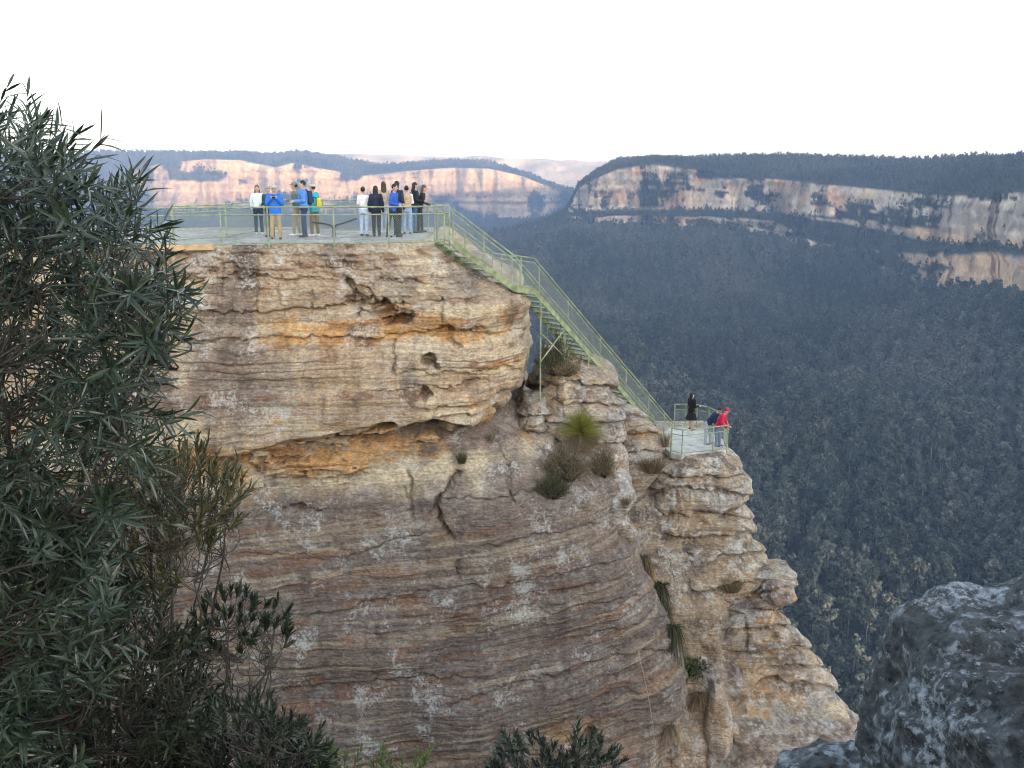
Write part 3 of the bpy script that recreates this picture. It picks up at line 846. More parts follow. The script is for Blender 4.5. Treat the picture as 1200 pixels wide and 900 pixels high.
# ---- D: the broken ledges between the two, where the stair stands
def block(name, top, xr_pts, xl_pts, Yc, yfp, seed, specs, cols, cap_y, amp=.2, cr=(1.0, 1.2), cl=(1.0, 1.2), step=.04, nz=160, rough=.1, slope=None, back=3.0, dip=0.0, lips=()):
    xr = edge_x(xr_pts, Yc + .35 * cr[1]); xl = edge_x(xl_pts, Yc + .5 * cl[1])
    zt = P(600, top, Yc).z
    zb = min(P(600, p[1], Yc).z for p in xr_pts)
    qy = np.array([a for a, b in yfp]); qd = np.array([b for a, b in yfp])
    qz = np.array([P(600, a, b).z for a, b in yfp])
    def yf(x, z): return np.interp(z, qz[::-1], qd[::-1]) + 0 * x
    def disp(X, Y, Z, px, py):
        d = amp * fbm(X * .6, Y * .6, Z * .7, 4, seed) + .5 * amp * fbm(X * 1.7, Y * 1.7, Z * 2, 3, seed + 1) + beds(Z - dip * X, X + .5 * Y, Y, seed + 10, specs)
        for q, (ln, dp, dc) in enumerate(lips): d = d + lip(px, py, ln, dp, dc, 2.5, seed + 70 + q)
        return d
    def colour(X, Y, Z, px, py, d):
        w = Z - dip * X + .1 * vnoise(X * .6, Y * .6, Z, seed + 2)
        b1 = fbm(X * .2, 0, w * 3, 4, seed + 3); b2 = fbm(X * .3, 0, w * 8, 3, seed + 4)
        n1 = fbm(X * .8, Y * .8, Z, 4, seed + 5); n2 = fbm(X * 2, Y * 2, Z * 2.6, 4, seed + 6)
        st = fbm(X * 2, Y * 2, Z * .25, 4, seed + 8)
        C = np.zeros(X.shape + (3,)) + PAL['tan'] * .9
        C = mixc(C, 'cream', sstep(-.1, .6, n1 + .4 * b1 + cols.get('cream', 0)) * .8)
        C = mixc(C, 'pink', sstep(.0, .6, b2) * .4)
        C = mixc(C, 'orange', sstep(.35, .9, .6 * n2 + .3 * b1 + cols.get('orange', 0) + soft(px, py, cols.get('orange_at', []))) * .8)
        C = mixc(C, 'patina', sstep(-.1, .6, .5 * n1 + .4 * b1 + .4 * st + cols.get('patina', 0) + soft(px, py, cols.get('patina_at', []))) * .8)
        C = mixc(C, 'dark', sstep(.15, .75, .5 * n2 + .4 * st + .3 * b2 + cols.get('dark', 0) + soft(px, py, cols.get('dark_at', []))) * .65)
        C = mixc(C, 'lichen', sstep(.1, .6, .6 * fbm(X * 1.2, Y * 1.2, Z * 1.6, 5, seed + 7) + .6 * fbm(X * 6, Y * 6, Z * 8, 4, seed + 27) + cols.get('lichen', 0) + soft(px, py, cols.get('lichen_at', []))) * .65)
        C = mixc(C, 'white', sstep(.45, .8, .6 * fbm(X * 2.2, Y * 2.2, Z * 2.8, 4, seed + 9) + .6 * fbm(X * 8, Y * 8, Z * 11, 4, seed + 29) + cols.get('white', 0) + soft(px, py, cols.get('white_at', []))) * .6)
        return C
    return stack(name, zt, zb, nz, xl, xr, yf, cl, cr, back, step, disp, colour,
                 cap=dict(y=cap_y, colour=lambda X, Y, Z: colour(X, Y, Z, *proj(X, Y, Z), 0 * X), rough=rough, **({'slope': slope} if slope else {})))

S2 = [(.62, 1.3, .32, .05), (.22, .8, .12, .03), (.09, .6, .04, .012)]
block('cliff_ledge', 432, [(688, 432), (712, 440), (728, 452), (722, 470), (740, 488), (738, 510), (735, 560), (732, 600)], [(636, 432), (622, 460), (600, 520), (580, 660)], 34.2,
      [(432, 34.1), (470, 34.0), (500, 33.8), (540, 33.5), (600, 33.0), (660, 32.7)], 400, S2, dict(lichen=.1, patina=.2, orange_at=[(660, 450, 20, 12, .6)]), 38.5, .12, slope=lambda x, y: -.10 * (x - 2),
      lips=[([(600, 452), (680, 450), (735, 458)], .35, 8), ([(600, 470), (690, 474), (750, 478)], .3, 9), ([(600, 492), (690, 496), (745, 492)], .35, 8), ([(600, 520), (690, 522), (750, 518)], .3, 10)])
block('cliff_ledge', 474, [(728, 474), (748, 480), (764, 490), (776, 502), (781, 516), (781, 532), (771, 556), (756, 585)], [(690, 470), (686, 500), (690, 540), (690, 585)], 36.2,
      [(470, 36.2), (500, 35.6), (515, 35.9), (530, 35.8), (560, 35.8), (585, 36.2)], 430, S2, dict(lichen=.2, orange_at=[(735, 505, 50, 9, .9)]), 37.1, .07, back=.35, cr=(.9, .6), cl=(.9, .6),
      lips=[([(680, 488), (730, 491), (780, 486)], .40, 10), ([(680, 508), (730, 512), (780, 510)], .3, 9), ([(690, 530), (740, 533), (780, 530)], .25, 8)])
block('cliff_ledge', 472, [(640, 472), (648, 485), (641, 494), (652, 512), (650, 540), (654, 575), (652, 640)], [(611, 472), (603, 486), (597, 505), (585, 540), (560, 640)], 33.2,
      [(472, 33.2), (500, 32.5), (512, 32.9), (540, 32.1), (640, 31.4)], 460, [(.5, 1.5, .22, .04), (.17, .8, .08, .02)], dict(dark=.15, patina=.25, lichen=.1), 35.5, .09,
      lips=[([(595, 488), (630, 491), (655, 488)], .3, 6), ([(595, 503), (630, 508), (655, 504)], .3, 6), ([(590, 545), (630, 548), (660, 545)], .2, 8)])
block('cliff_ledge', 545, [(722, 545), (738, 560), (744, 580), (734, 600), (742, 625), (738, 650)], [(703, 545), (697, 560), (694, 575), (700, 600), (696, 640), (700, 650)], 33.3,
      [(545, 33.3), (565, 32.8), (590, 32.5), (620, 32.5), (650, 33.0)], 490, [(.7, .9, .2, .05), (.25, .6, .08, .02)], dict(lichen=.5, white=.25), 35.0, .2, cr=(.5, .6), cl=(.5, .6))

# ---- C: the outer tower with the lower lookout
block('cliff_tower', P and 529, [(848, 529), (858, 534), (872, 556), (874, 574), (868, 582), (879, 596), (886, 604), (882, 622), (892, 642), (891, 660), (880, 668), (893, 684), (880, 700), (890, 760), (900, 800), (905, 900), (905, 1050)],
      [(780, 529), (754, 545), (748, 600), (762, 640), (780, 690), (800, 730), (806, 770), (816, 800), (795, 840), (775, 900), (765, 1050)], 38.62,
      [(529, 37.55), (560, 37.3), (600, 37.2), (660, 37.0), (690, 36.5), (760, 36.2), (805, 36.3), (815, 35.2), (850, 34.2), (900, 33.6), (1050, 32.6)], 520,
      [(1.0, 2.4, .42, .06), (.38, 1.3, .17, .035), (.13, .8, .06, .015)],
      dict(lichen=.12, white=.14, dark=.08, white_at=[(805, 578, 34, 12, .4), (775, 650, 30, 12, .4), (855, 598, 20, 10, .3)], dark_at=[(830, 640, 60, 14, .35), (800, 545, 60, 16, .2)], orange_at=[(860, 700, 30, 20, .4), (840, 730, 40, 10, .3)], patina=-.05), 43.5, .12, cr=(1.6, 1.8), cl=(1.2, 1.5), nz=420, rough=.03,
      lips=[([(745, 572), (800, 574), (880, 579)], .40, 12), ([(745, 550), (800, 562), (860, 558)], .25, 8), ([(750, 600), (800, 606), (890, 606)], .3, 10), ([(745, 627), (820, 633), (892, 626)], .35, 9), ([(755, 655), (800, 663), (840, 657), (896, 645)], .45, 10), ([(770, 690), (820, 692), (880, 682)], .35, 10), ([(790, 716), (850, 707), (900, 700)], .3, 9)])
block('cliff_tower', 672, [(925, 672), (932, 676), (924, 686), (906, 692), (912, 706), (926, 724), (948, 752), (968, 778), (978, 800), (996, 810), (1014, 816), (1018, 840), (1018, 870), (1024, 950), (1034, 1080)],
      [(893, 672), (880, 690), (850, 700), (825, 715), (812, 735), (806, 770), (820, 800), (840, 815), (800, 840), (700, 860), (690, 920), (680, 1080)], 37.0,
      [(672, 37.0), (690, 36.2), (705, 35.6), (740, 35.3), (800, 35.2), (822, 34.9), (850, 34.0), (900, 33.0), (1080, 31.5)], 560,
      [(.8, 2.0, .34, .05), (.3, 1.2, .15, .03), (.11, .8, .05, .014)],
      dict(lichen=.05, white=.10, dark=.06, orange_at=[(910, 700, 26, 22, .8), (870, 812, 50, 12, 1.0), (900, 740, 40, 30, .35), (930, 780, 40, 20, .3)], lichen_at=[(900, 860, 120, 30, .25)], dark_at=[(850, 745, 40, 30, .45), (905, 680, 20, 6, .4)], white_at=[(850, 708, 30, 8, .4)]), 38.4, .11, back=.5, cr=(1.0, 1.0), cl=(.8, .9), nz=340, rough=.08,
      lips=[([(850, 690), (905, 692), (935, 686)], .35, 8), ([(815, 722), (870, 716), (930, 712)], .3, 9), ([(800, 745), (870, 739), (945, 730)], .35, 10), ([(800, 770), (870, 766), (960, 757)], .35, 9), ([(800, 788), (880, 786), (975, 780)], .3, 8), ([(812, 800), (870, 804), (905, 799), (985, 806)], .6, 18)])

block('cliff_ledge', 668, [(929, 668), (934, 673), (928, 682), (906, 692)], [(874, 668), (868, 678), (884, 692)], 37.2,
      [(668, 37.0), (680, 36.6), (692, 37.4)], 590, [(.5, 1.2, .12, .03)], dict(dark=.1, lichen=.2), 38.2, .10, back=.3, cr=(.5, .7), cl=(.5, .7), nz=50, rough=.05)
# earth and rubble wall at the back of the gully
block('cliff_ledge', 560, [(800, 560), (830, 640), (850, 740), (870, 800), (880, 1000)], [(700, 560), (700, 640), (700, 740), (690, 1000)], 38.6,
      [(560, 38.4), (640, 37.0), (740, 35.7), (800, 34.9), (850, 34.2), (900, 33.6), (1000, 32.8)], 640, [(.7, 1.2, .2, .04), (.25, .7, .08, .02)], dict(patina=.1, dark=.15), 40.0, .2, nz=220)
# pale free-standing block at the foot of the gully
block('cliff_ledge', 806, [(842, 806), (852, 820), (856, 850), (850, 880), (860, 960)], [(832, 806), (826, 825), (822, 860), (815, 960)], 34.2,
      [(806, 34.2), (850, 33.8), (960, 33.0)], 600, [(.9, .9, .12, .03)], dict(lichen=.3, cream=.3), 35.5, .14, cr=(.3, .5), cl=(.3, .5), nz=80)

# ---- near rocks at the viewpoint
def near_rock(name, c, r, ex, seed, turn=0.0, n=230, amp=.12):
    g = np.tan(np.linspace(-1, 1, n) * np.pi / 4)
    A_, B_ = np.meshgrid(g, g); I = np.ones_like(A_)
    sides = [(I, A_, B_), (-I, -A_, B_), (-A_, I, B_), (A_, -I, B_), (-B_, A_, I), (B_, A_, -I)]
    x = np.stack([q[0] for q in sides]); y = np.stack([q[1] for q in sides]); z = np.stack([q[2] for q in sides])
    pw = 2.0 / ex
    l = (np.abs(x) ** pw + np.abs(y) ** pw + np.abs(z) ** pw) ** (1 / pw)
    x, y, z = x / l, y / l, z / l
    X, Y, Z = x * r[0], y * r[1], z * r[2]
    ct, st_ = math.cos(turn), math.sin(turn)
    X, Y = X * ct - Y * st_, X * st_ + Y * ct
    nx, ny, nz = X / r[0], Y / r[1], Z / r[2]
    q = .30 * fbm(X * .9, Y * .9, Z * .9, 3, seed) * amp / .12
    q = q + amp * .9 * fbm(X * 2.6 + 9, Y * 2.6, Z * 3.2, 4, seed + 2)
    rg_ = 1 - np.abs(fbm(X * 2.2, Y * 2.2, Z * 3.4, 4, seed + 3)) * 1.6
    q = q + amp * .55 * rg_
    q = q + amp * .30 * fbm(X * 9, Y * 9, Z * 11, 4, seed + 5)
    ln = np.sqrt(nx ** 2 + ny ** 2 + nz ** 2) + 1e-6
    X = X + nx / ln * q; Y = Y + ny / ln * q; Z = Z + nz / ln * q
    n1 = fbm(X * 4, Y * 4, Z * 5, 5, seed + 7, .65); n2 = fbm(X * 12, Y * 12, Z * 14, 4, seed + 8, .65)
    C = np.zeros(X.shape + (3,)) + np.array((0.056, 0.061, 0.065))
    a = sstep(.12, .42, n1 + .5 * n2)[..., None]
    C = C * (1 - a * .7) + np.array((0.12, 0.132, 0.145)) * a * .7
    a = sstep(.5, .72, n2 + .6 * n1)[..., None]
    C = C * (1 - a * .7) + np.array((0.26, 0.29, 0.32)) * a * .6
    a = sstep(.25, .8, fbm(X * 3.3, Y * 3.3, Z * 4, 4, seed + 11))[..., None]
    C = C * (1 - a * .5) + np.array((0.05, 0.045, 0.04)) * a * .5
    V = np.stack([X + c[0], Y + c[1], Z + c[2]], -1).reshape(-1, 3)
    gf = grid_faces(n, n)[:, ::-1]
    o = mesh_obj(name, V, np.concatenate([gf + k * n * n for k in range(6)]), M_BOULDER, cols=C.reshape(-1, 3), smooth=True)
    bm = bmesh.new(); bm.from_mesh(o.data); bmesh.ops.remove_doubles(bm, verts=bm.verts, dist=1e-4); bmesh.ops.recalc_face_normals(bm, faces=bm.faces); bm.to_mesh(o.data); bm.free()
    return o
c = P(1300, 985, 5.9)
o = near_rock('boulder', c, (1.25, 1.3, 1.30), .34, 700, .03, amp=.07)
tag(o, 'large rounded dark boulder blotched with pale grey lichen at the valley edge', 'boulder')
c = P(1000, 955, 7.2)
o = near_rock('boulder', c, (.6, .5, .30), .7, 720, -.2, n=140, amp=.07)
tag(o, 'low dark rock ledge lying beside the foot of the large lichened boulder', 'boulder')

# ground of the near cliff top, dropping away just below the picture
gx = np.linspace(-26, 26, 200); gy = np.concatenate([np.linspace(-40, 1.5, 60), np.linspace(1.6, 6.5, 60)])
GX, GY = np.meshgrid(gx, gy)
edge_y = 2.1 + .25 * vnoise(gx * .7, 0, 0, 731)[None]
GZ = -1.68 - .95 * np.maximum(0, GY - edge_y) - 6 * np.maximum(0, GY - 4.6) ** 1.3 + .06 * fbm(GX, GY, 0, 4, 733) + .02 * np.maximum(0, -GY - 5)
C = np.zeros(GX.shape + (3,)) + np.array((0.16, 0.125, 0.09))
C = C * (1 + .3 * fbm(GX * 2, GY * 2, 0, 4, 735))[..., None]
o = mesh_obj('cliff_top_ground', np.stack([GX, GY, GZ], -1).reshape(-1, 3), grid_faces(*GX.shape)[:, ::-1], M_ROCK, cols=C.reshape(-1, 3))
tag(o, kind='structure')

# ---- what a line of sight meets on the rocks: used to stand plants and posts on the real surface
from mathutils.bvhtree import BVHTree
_v, _f, _n = [], [], 0
for o in COL.objects:
    if o.name.split('.')[0] in ('cliff', 'cliff_base', 'cliff_ledge', 'cliff_tower'):
        k = len(o.data.vertices); a = np.empty(k * 3); o.data.vertices.foreach_get('co', a)
        q = np.empty(len(o.data.loops), dtype=np.int32); o.data.loops.foreach_get('vertex_index', q)
        _v.append(a.reshape(-1, 3)); _f.append(q.reshape(-1, 4) + _n); _n += k
BVH = BVHTree.FromPolygons(np.concatenate(_v).tolist(), np.concatenate(_f).tolist(), epsilon=0.0)
def S(px, py, Yd=33.0):
    d = P(px, py, 1.0).normalized()
    hit = BVH.ray_cast(Vector((0, 0, 0)), d)
    return hit[0] if hit[0] is not None and hit[0].y < 60 else P(px, py, Yd)
def drop(p, lo_=-60):
    hit = BVH.ray_cast(p, Vector((0, 0, -1)))
    return hit[0].z if hit[0] is not None else p.z - 2.5
# ------------------------------------------------------------------ railings and stair
M_RAIL = simple('painted_galvanised_steel', (0.24, 0.275, 0.165), 0.6, 0.25, 4.0, metal=0.0, spec=0.5)
M_WIRE = simple('galvanised_wire', (0.30, 0.33, 0.28), 0.55, 0.1, 9.0)
M_GRATE = simple('stair_steel', (0.21, 0.24, 0.13), 0.65, 0.25, 5.0)
M_BLACK = simple('black_painted_metal', (0.016, 0.016, 0.018), 0.45, 0.2, 9.0)
M_CONC = simple('worn_concrete', (0.46, 0.44, 0.40), 0.9, 0.16, 3.0)

def G(px, py, z):
    q = P(px, py, 1.0)
    return q * (z / q.z)

def mesh_panel(mb, a, b, h0, h1, pitch=.075, r=.0030):
    """diamond wire infill between floor points a and b from height h0 to h1"""
    L = (b - a).length; H = h1 - h0
    if L < .1: return
    up = Vector((0, 0, 1)); d = (b - a) / L
    n = int((L + H) / pitch)
    for sgn in (1, -1):
        for i in range(1, n):
            s = i * pitch
            u0, v0 = s, 0.0
            u1, v1 = s - H, H
            if u0 > L: v0 = u0 - L; u0 = L
            if u1 < 0: v1 = H + u1; u1 = 0
            if v1 - v0 < .02: continue
            if sgn < 0: u0, u1 = L - u0, L - u1
            off = .005 * sgn
            nrm = Vector((-d.y, d.x, 0)) * off
            mb.tube([a + d * u0 + up * (h0 + v0) + nrm, a + d * u1 + up * (h0 + v1) + nrm], r, 3, False)

def railing(label, pts, h=1.08, posts=None, rails=(1.0, .80, .04), r_post=.026, r_rail=.021, mesh=True, sink=.12, cat='railing'):
    root = empty('safety_railing', pts[0])
    inv = Matrix.Translation(-Vector(pts[0]))
    tag(root, label, cat)
    loc = [Vector(p) - Vector(pts[0]) for p in pts]
    for i, p in enumerate(loc):
        if posts is not None and i not in posts: continue
        m = MB(); m.tube([p - Vector((0, 0, sink)), p + Vector((0, 0, h))], r_post, 8)
        m.box(p + Vector((0, 0, .006)), (.11, .11, .012))
        m.build('post', M_RAIL, root)
    for k, f in enumerate(rails):
        m = MB(); m.tube([p + Vector((0, 0, h * f + .001 * k)) for p in loc], r_rail * (1.15 if k == 0 else .9), 8)
        m.build(('handrail', 'mid_rail', 'bottom_rail')[k], M_RAIL, root)
    if mesh:
        m = MB()
        for a, b in zip(loc[:-1], loc[1:]): mesh_panel(m, a, b, h * rails[2], h * rails[1])
        m.build('wire_mesh', M_WIRE, root)
    return root

fr = [G(150, 290, DECK), G(205, 288.5, DECK), G(260, 287.5, DECK), G(315, 287, DECK), G(392, 286.5, DECK), G(456, 286, DECK), G(521, 284.5, DECK)]
railing('pale green tubular railing with wire mesh along the cliff edge in front of the visitors', fr, 1.12)
bk = [P(190, 100, 31.6), P(255, 100, 33.2), P(300, 100, 36.8), P(372, 100, 37.4), P(420, 100, 37.4), P(470, 100, 37.2), P(499, 100, 36.4)]
for q in bk: q.z = DECK
railing('pale green railing along the far side of the upper lookout, behind all the visitors', bk, 1.10, rails=(1.0, .82, .06))

def stair():
    A = [G(531, 283.5, DECK), P(602, 336, 32.7), P(626, 339, 33.2), P(787, 523, 39.3)]
    root = empty('metal_staircase', A[0]); o0 = A[0]
    tag(root, 'long pale green steel stair with mesh sides between the upper and lower lookouts', 'staircase')
    off = []
    W_ = .95
    tot = A[3] - A[0]; tn = Vector((-tot.y, tot.x, 0)).normalized()
    near = [p - o0 for p in A]; far = [p + tn * W_ - o0 for p in A]
    up = Vector((0, 0, 1))
    for side in (near, far):
        m = MB()
        for a, b in zip(side[:-1], side[1:]):
            d = b - a
            for q in range(1):
                i0 = len(m.v)
                m.v += [p + tn * s_ + up * h_ for p in (a, b) for s_, h_ in ((-.02, -.17), (.02, -.17), (.02, .05), (-.02, .05))]
                m.f += [(i0, i0 + 1, i0 + 5, i0 + 4), (i0 + 1, i0 + 2, i0 + 6, i0 + 5), (i0 + 2, i0 + 3, i0 + 7, i0 + 6), (i0 + 3, i0, i0 + 4, i0 + 7), (i0, i0 + 3, i0 + 2, i0 + 1), (i0 + 4, i0 + 5, i0 + 6, i0 + 7)]
        m.build('stringer', M_GRATE, root)
    for k in (0, 2):
        a, b = near[k], near[k + 1]
        n = max(3, int((b - a).length / .33))
        for i in range(n):
            c = a.lerp(b, (i + .5) / n) + tn * (W_ / 2)
            m = MB(); m.box(c, (.24, W_ - .08, .035), math.atan2(tn.y, tn.x) - math.pi / 2)
            m.build('tread', M_GRATE, root)
    m = MB(); c = near[1].lerp(near[2], .5) + tn * W_ / 2
    m.box(c, ((near[2] - near[1]).length, W_ - .08, .035), math.atan2(tn.y, tn.x) - math.pi / 2); m.build('landing', M_GRATE, root)
    H_ = 1.02
    for side in (near, far):
        for f, r, nm in ((1.0, .024, 'handrail'), (.86, .02, 'mid_rail')):
            m = MB(); m.tube([p + up * H_ * f for p in side], r, 8); m.build(nm, M_RAIL, root)
        m = MB()
        for a, b in zip(side[:-1], side[1:]):
            d = (b - a); L = d.length; dn = d / L; n = int(L / .075)
            for sg in (1, -1):
                for i in range(-int(H_ / .075), n):
                    s0 = i * .075; s1 = s0 + H_ * .8
                    t0, t1 = (.1, .86)
                    f0 = max(0, -s0 / (H_ * .8)); f1 = min(1, (L - s0) / (H_ * .8))
                    if f1 - f0 < .05: continue
                    u0, u1 = s0 + f0 * H_ * .8, s0 + f1 * H_ * .8
                    v0, v1 = .1 + f0 * .74, .1 + f1 * .74
                    if sg < 0: u0, u1 = L - u0, L - u1
                    m.tube([a + dn * u0 + up * v0 * H_, a + dn * u1 + up * v1 * H_], .0026, 3, False)
        m.build('wire_mesh', M_WIRE, root)
        # posts
        for k, ts in ((0, (0.0, .5, .97)), (1, (.35, )), (2, (.03, .21, .43, .62, .80, .93, 1.0))):
            for t in ts:
                p = side[k].lerp(side[k + 1], t)
                m = MB(); m.tube([p - up * .12, p + up * H_], .021, 6); m.build('post', M_RAIL, root)
    # legs standing on the rock ledges
    def leg(px, t, py, far_=False, top=-.1):
        a = near[2].lerp(near[3], t) + (tn * W_ if far_ else Vector((0, 0, 0)))
        w_ = a + o0
        zg = drop(w_ - up * .5) - .06 - o0.z
        m = MB(); m.tube([Vector((a.x, a.y, zg)), a + up * top], .028, 6); m.build('leg', M_RAIL, root)
        return a, zg
    def tfor(px):
        best = min(range(101), key=lambda i: abs(proj(*(near[2].lerp(near[3], i / 100) + o0))[0] - px))
        return best / 100
    L1 = leg(633, tfor(633), 468); L2 = leg(662, tfor(662), 445); leg(690, tfor(690), 450); leg(716, tfor(716), 466); leg(741, tfor(741), 488)
    leg(640, tfor(636), 440, True); leg(668, tfor(664), 440, True); leg(700, tfor(694), 450, True)
    m = MB()
    a1, z1 = L1; a2, z2 = L2
    zt, zb_ = P(633, 390, (a1 + o0).y).z - o0.z, P(633, 424, (a1 + o0).y).z - o0.z
    m.tube([Vector((a1.x, a1.y, zt)), Vector((a2.x, a2.y, zb_))], .022, 6)
    m.tube([Vector((a1.x, a1.y - .03, zb_)), Vector((a2.x, a2.y - .03, zt))], .022, 6)
    m.build('cross_brace', M_RAIL, root)
    return root
stair()

ent = [G(512, 281, DECK), G(531, 284, DECK) + Vector((-.1, -.12, 0))]
railing('short pale green railing panel at the top of the steel stair', ent, 1.12)

# pale concrete paving of the lower lookout
pv = [G(a, b, LOW + .035) for a, b in ((786, 530.5), (799, 533.5), (835, 529.5), (851, 527.5), (847, 515), (830, 505), (816, 501.5), (803, 501), (786, 501), (776, 508), (776, 522))]
m = MB(); k = len(pv)
m.v = [p.copy() for p in pv] + [p - Vector((0, 0, .22)) for p in pv]
m.f = [tuple(range(k))] + [(i, i + k, (i + 1) % k + k, (i + 1) % k) for i in range(k)]
tag(m.build('path', M_CONC), kind='structure')
lo = [G(786, 531, LOW), G(799, 534, LOW), G(835, 530, LOW), G(852, 528, LOW), G(848, 515, LOW), G(830, 505, LOW), G(816, 501.5, LOW), G(803, 501, LOW), G(790, 501, LOW)]
railing('pale green railing with wire mesh enclosing the small lower lookout', lo, 1.04, rails=(1.0, .78, .09))

# dark Y-shaped steel support on the upper lookout
c = P(391.5, 277, 1.0); c = c * (DECK / c.z)
root = empty('bench_support', c)
tag(root, 'black curved Y shaped metal support standing on the lookout floor between two visitor groups', 'bench support')
def arc(x1, z1, k):
    return [Vector((0, 0, .26)), Vector((x1 * .12, 0, .36 + k)), Vector((x1 * .4, 0, .42 + k)), Vector((x1, 0, z1))]
m = MB(); m.tube([Vector((0, 0, -.02)), Vector((0, 0, .3))], .055, 8); m.box((0, 0, .008), (.2, .2, .016)); m.build('pedestal', M_BLACK, root)
m = MB(); m.tube(arc(-.72, .47, 0), .032, 7); m.build('arm', M_BLACK, root)
m = MB(); m.tube(arc(.80, .60, .02), .032, 7); m.build('arm', M_BLACK, root)

# pale plank edging the path left of the front railing
m = MB(); a = G(120, 292, DECK - .03); b_ = G(252, 289, DECK - .03)
c = (a + b_) / 2
m.box((0, 0, 0), ((b_ - a).length, .12, .16), math.atan2(b_.y - a.y, b_.x - a.x))
o = m.build('kerb_plank', simple('weathered_pale_timber', (0.50, 0.33, 0.18), .8, .18, 6)); o.location = c + Vector((0, -.12, 0))
tag(o, 'pale orange timber edging plank at the left end of the upper lookout', 'plank')

# ------------------------------------------------------------------ people
def cap_rings(p0, p1, r0, r1, n=10):
    p0, p1 = Vector(p0), Vector(p1)
    d = p1 - p0; L = d.length
    d = d / L if L > 1e-6 else Vector((0, 0, 1))
    out = []
    for a in (-90, -60, -30, 0):
        out.append((p0 + d * (r0 * math.sin(R(a))), max(1e-3, r0 * math.cos(R(a)))))
    for a in (0, 30, 60, 90):
        out.append((p1 + d * (r1 * math.sin(R(a))), max(1e-3, r1 * math.cos(R(a)))))
    return d, out

class Flesh:
    """capsules and ellipsoids that become one continuous skin"""
    def __init__(s): s.v = []; s.f = []
    def cap(s, p0, p1, r0, r1, n=10):
        d, rings = cap_rings(p0, p1, r0, r1)
        a = Vector((0, 0, 1)) if abs(d.z) < .9 else Vector((1, 0, 0))
        u = d.cross(a).normalized(); v = d.cross(u)
        s.rings([(c, u * r, v * r) for c, r in rings], n)
    def rings(s, rr, n=14):
        b = len(s.v)
        for c, u, v in rr:
            for k in range(n):
                t = 2 * math.pi * k / n
                s.v.append(c + u * math.cos(t) + v * math.sin(t))
        for i in range(len(rr) - 1):
            for k in range(n):
                q = b + i * n + k; w_ = b + i * n + (k + 1) % n
                s.f.append((q, w_, w_ + n, q + n))
        s.f.append(tuple(b + k for k in range(n))[::-1]); e = b + (len(rr) - 1) * n
        s.f.append(tuple(e + k for k in range(n)))
    def ell(s, c, r, n=14, m=8, tf=None):
        rr = []
        c = Vector(c)
        for i in range(m + 1):
            a = -math.pi / 2 + math.pi * i / m
            rr.append((c + Vector((0, 0, r[2] * math.sin(a))), Vector((max(1e-3, r[0] * math.cos(a)), 0, 0)), Vector((0, max(1e-3, r[1] * math.cos(a)), 0))))
        if tf: rr = [(tf(a), tf(a + b) - tf(a), tf(a + c_) - tf(a)) for a, b, c_ in rr]
        s.rings(rr, n)
    def build(s, name, mat, parent, vox=.012, smooth=2):
        me = bpy.data.meshes.new(name); me.from_pydata([tuple(v) for v in s.v], [], s.f); me.update()
        bm = bmesh.new(); bm.from_mesh(me); bmesh.ops.recalc_face_normals(bm, faces=bm.faces); bm.to_mesh(me); bm.free()
        o = bpy.data.objects.new(name, me); COL.objects.link(o)
        md = o.modifiers.new('r', 'REMESH'); md.mode = 'VOXEL'; md.voxel_size = vox; md.use_smooth_shade = True
        if smooth:
            m2 = o.modifiers.new('s', 'SMOOTH'); m2.iterations = smooth; m2.factor = .5
        dg = bpy.context.evaluated_depsgraph_get()
        nm = bpy.data.meshes.new_from_object(o.evaluated_get(dg)); nm.name = name
        o.modifiers.clear(); o.data = nm; bpy.data.meshes.remove(me)
        nm.materials.clear(); nm.materials.append(mat)
        nm.polygons.foreach_set('use_smooth', np.ones(len(nm.polygons), dtype=bool))
        o.parent = parent
        return o

M_SKIN = simple('skin', (0.50, 0.32, 0.24), .55, .06, 9)
HAIRM = {k: simple('hair_' + k, c, .5, .2, 20) for k, c in dict(black=(.012, .011, .012), brown=(.05, .028, .02), red=(.11, .035, .02), grey=(.2, .2, .19)).items()}
CLM = {}
def cloth(col):
    if col not in CLM:
        CLM[col] = simple('cloth_%d' % len(CLM), col, .85, .12, 7, spec=.2)
    return CLM[col]
M_EYE = simple('eye', (.02, .015, .012), .3, .05, 5)
M_SHOE = {True: simple('white_shoe', (.75, .75, .74), .6, .06, 9), False: simple('dark_shoe', (.03, .03, .032), .6, .1, 9)}

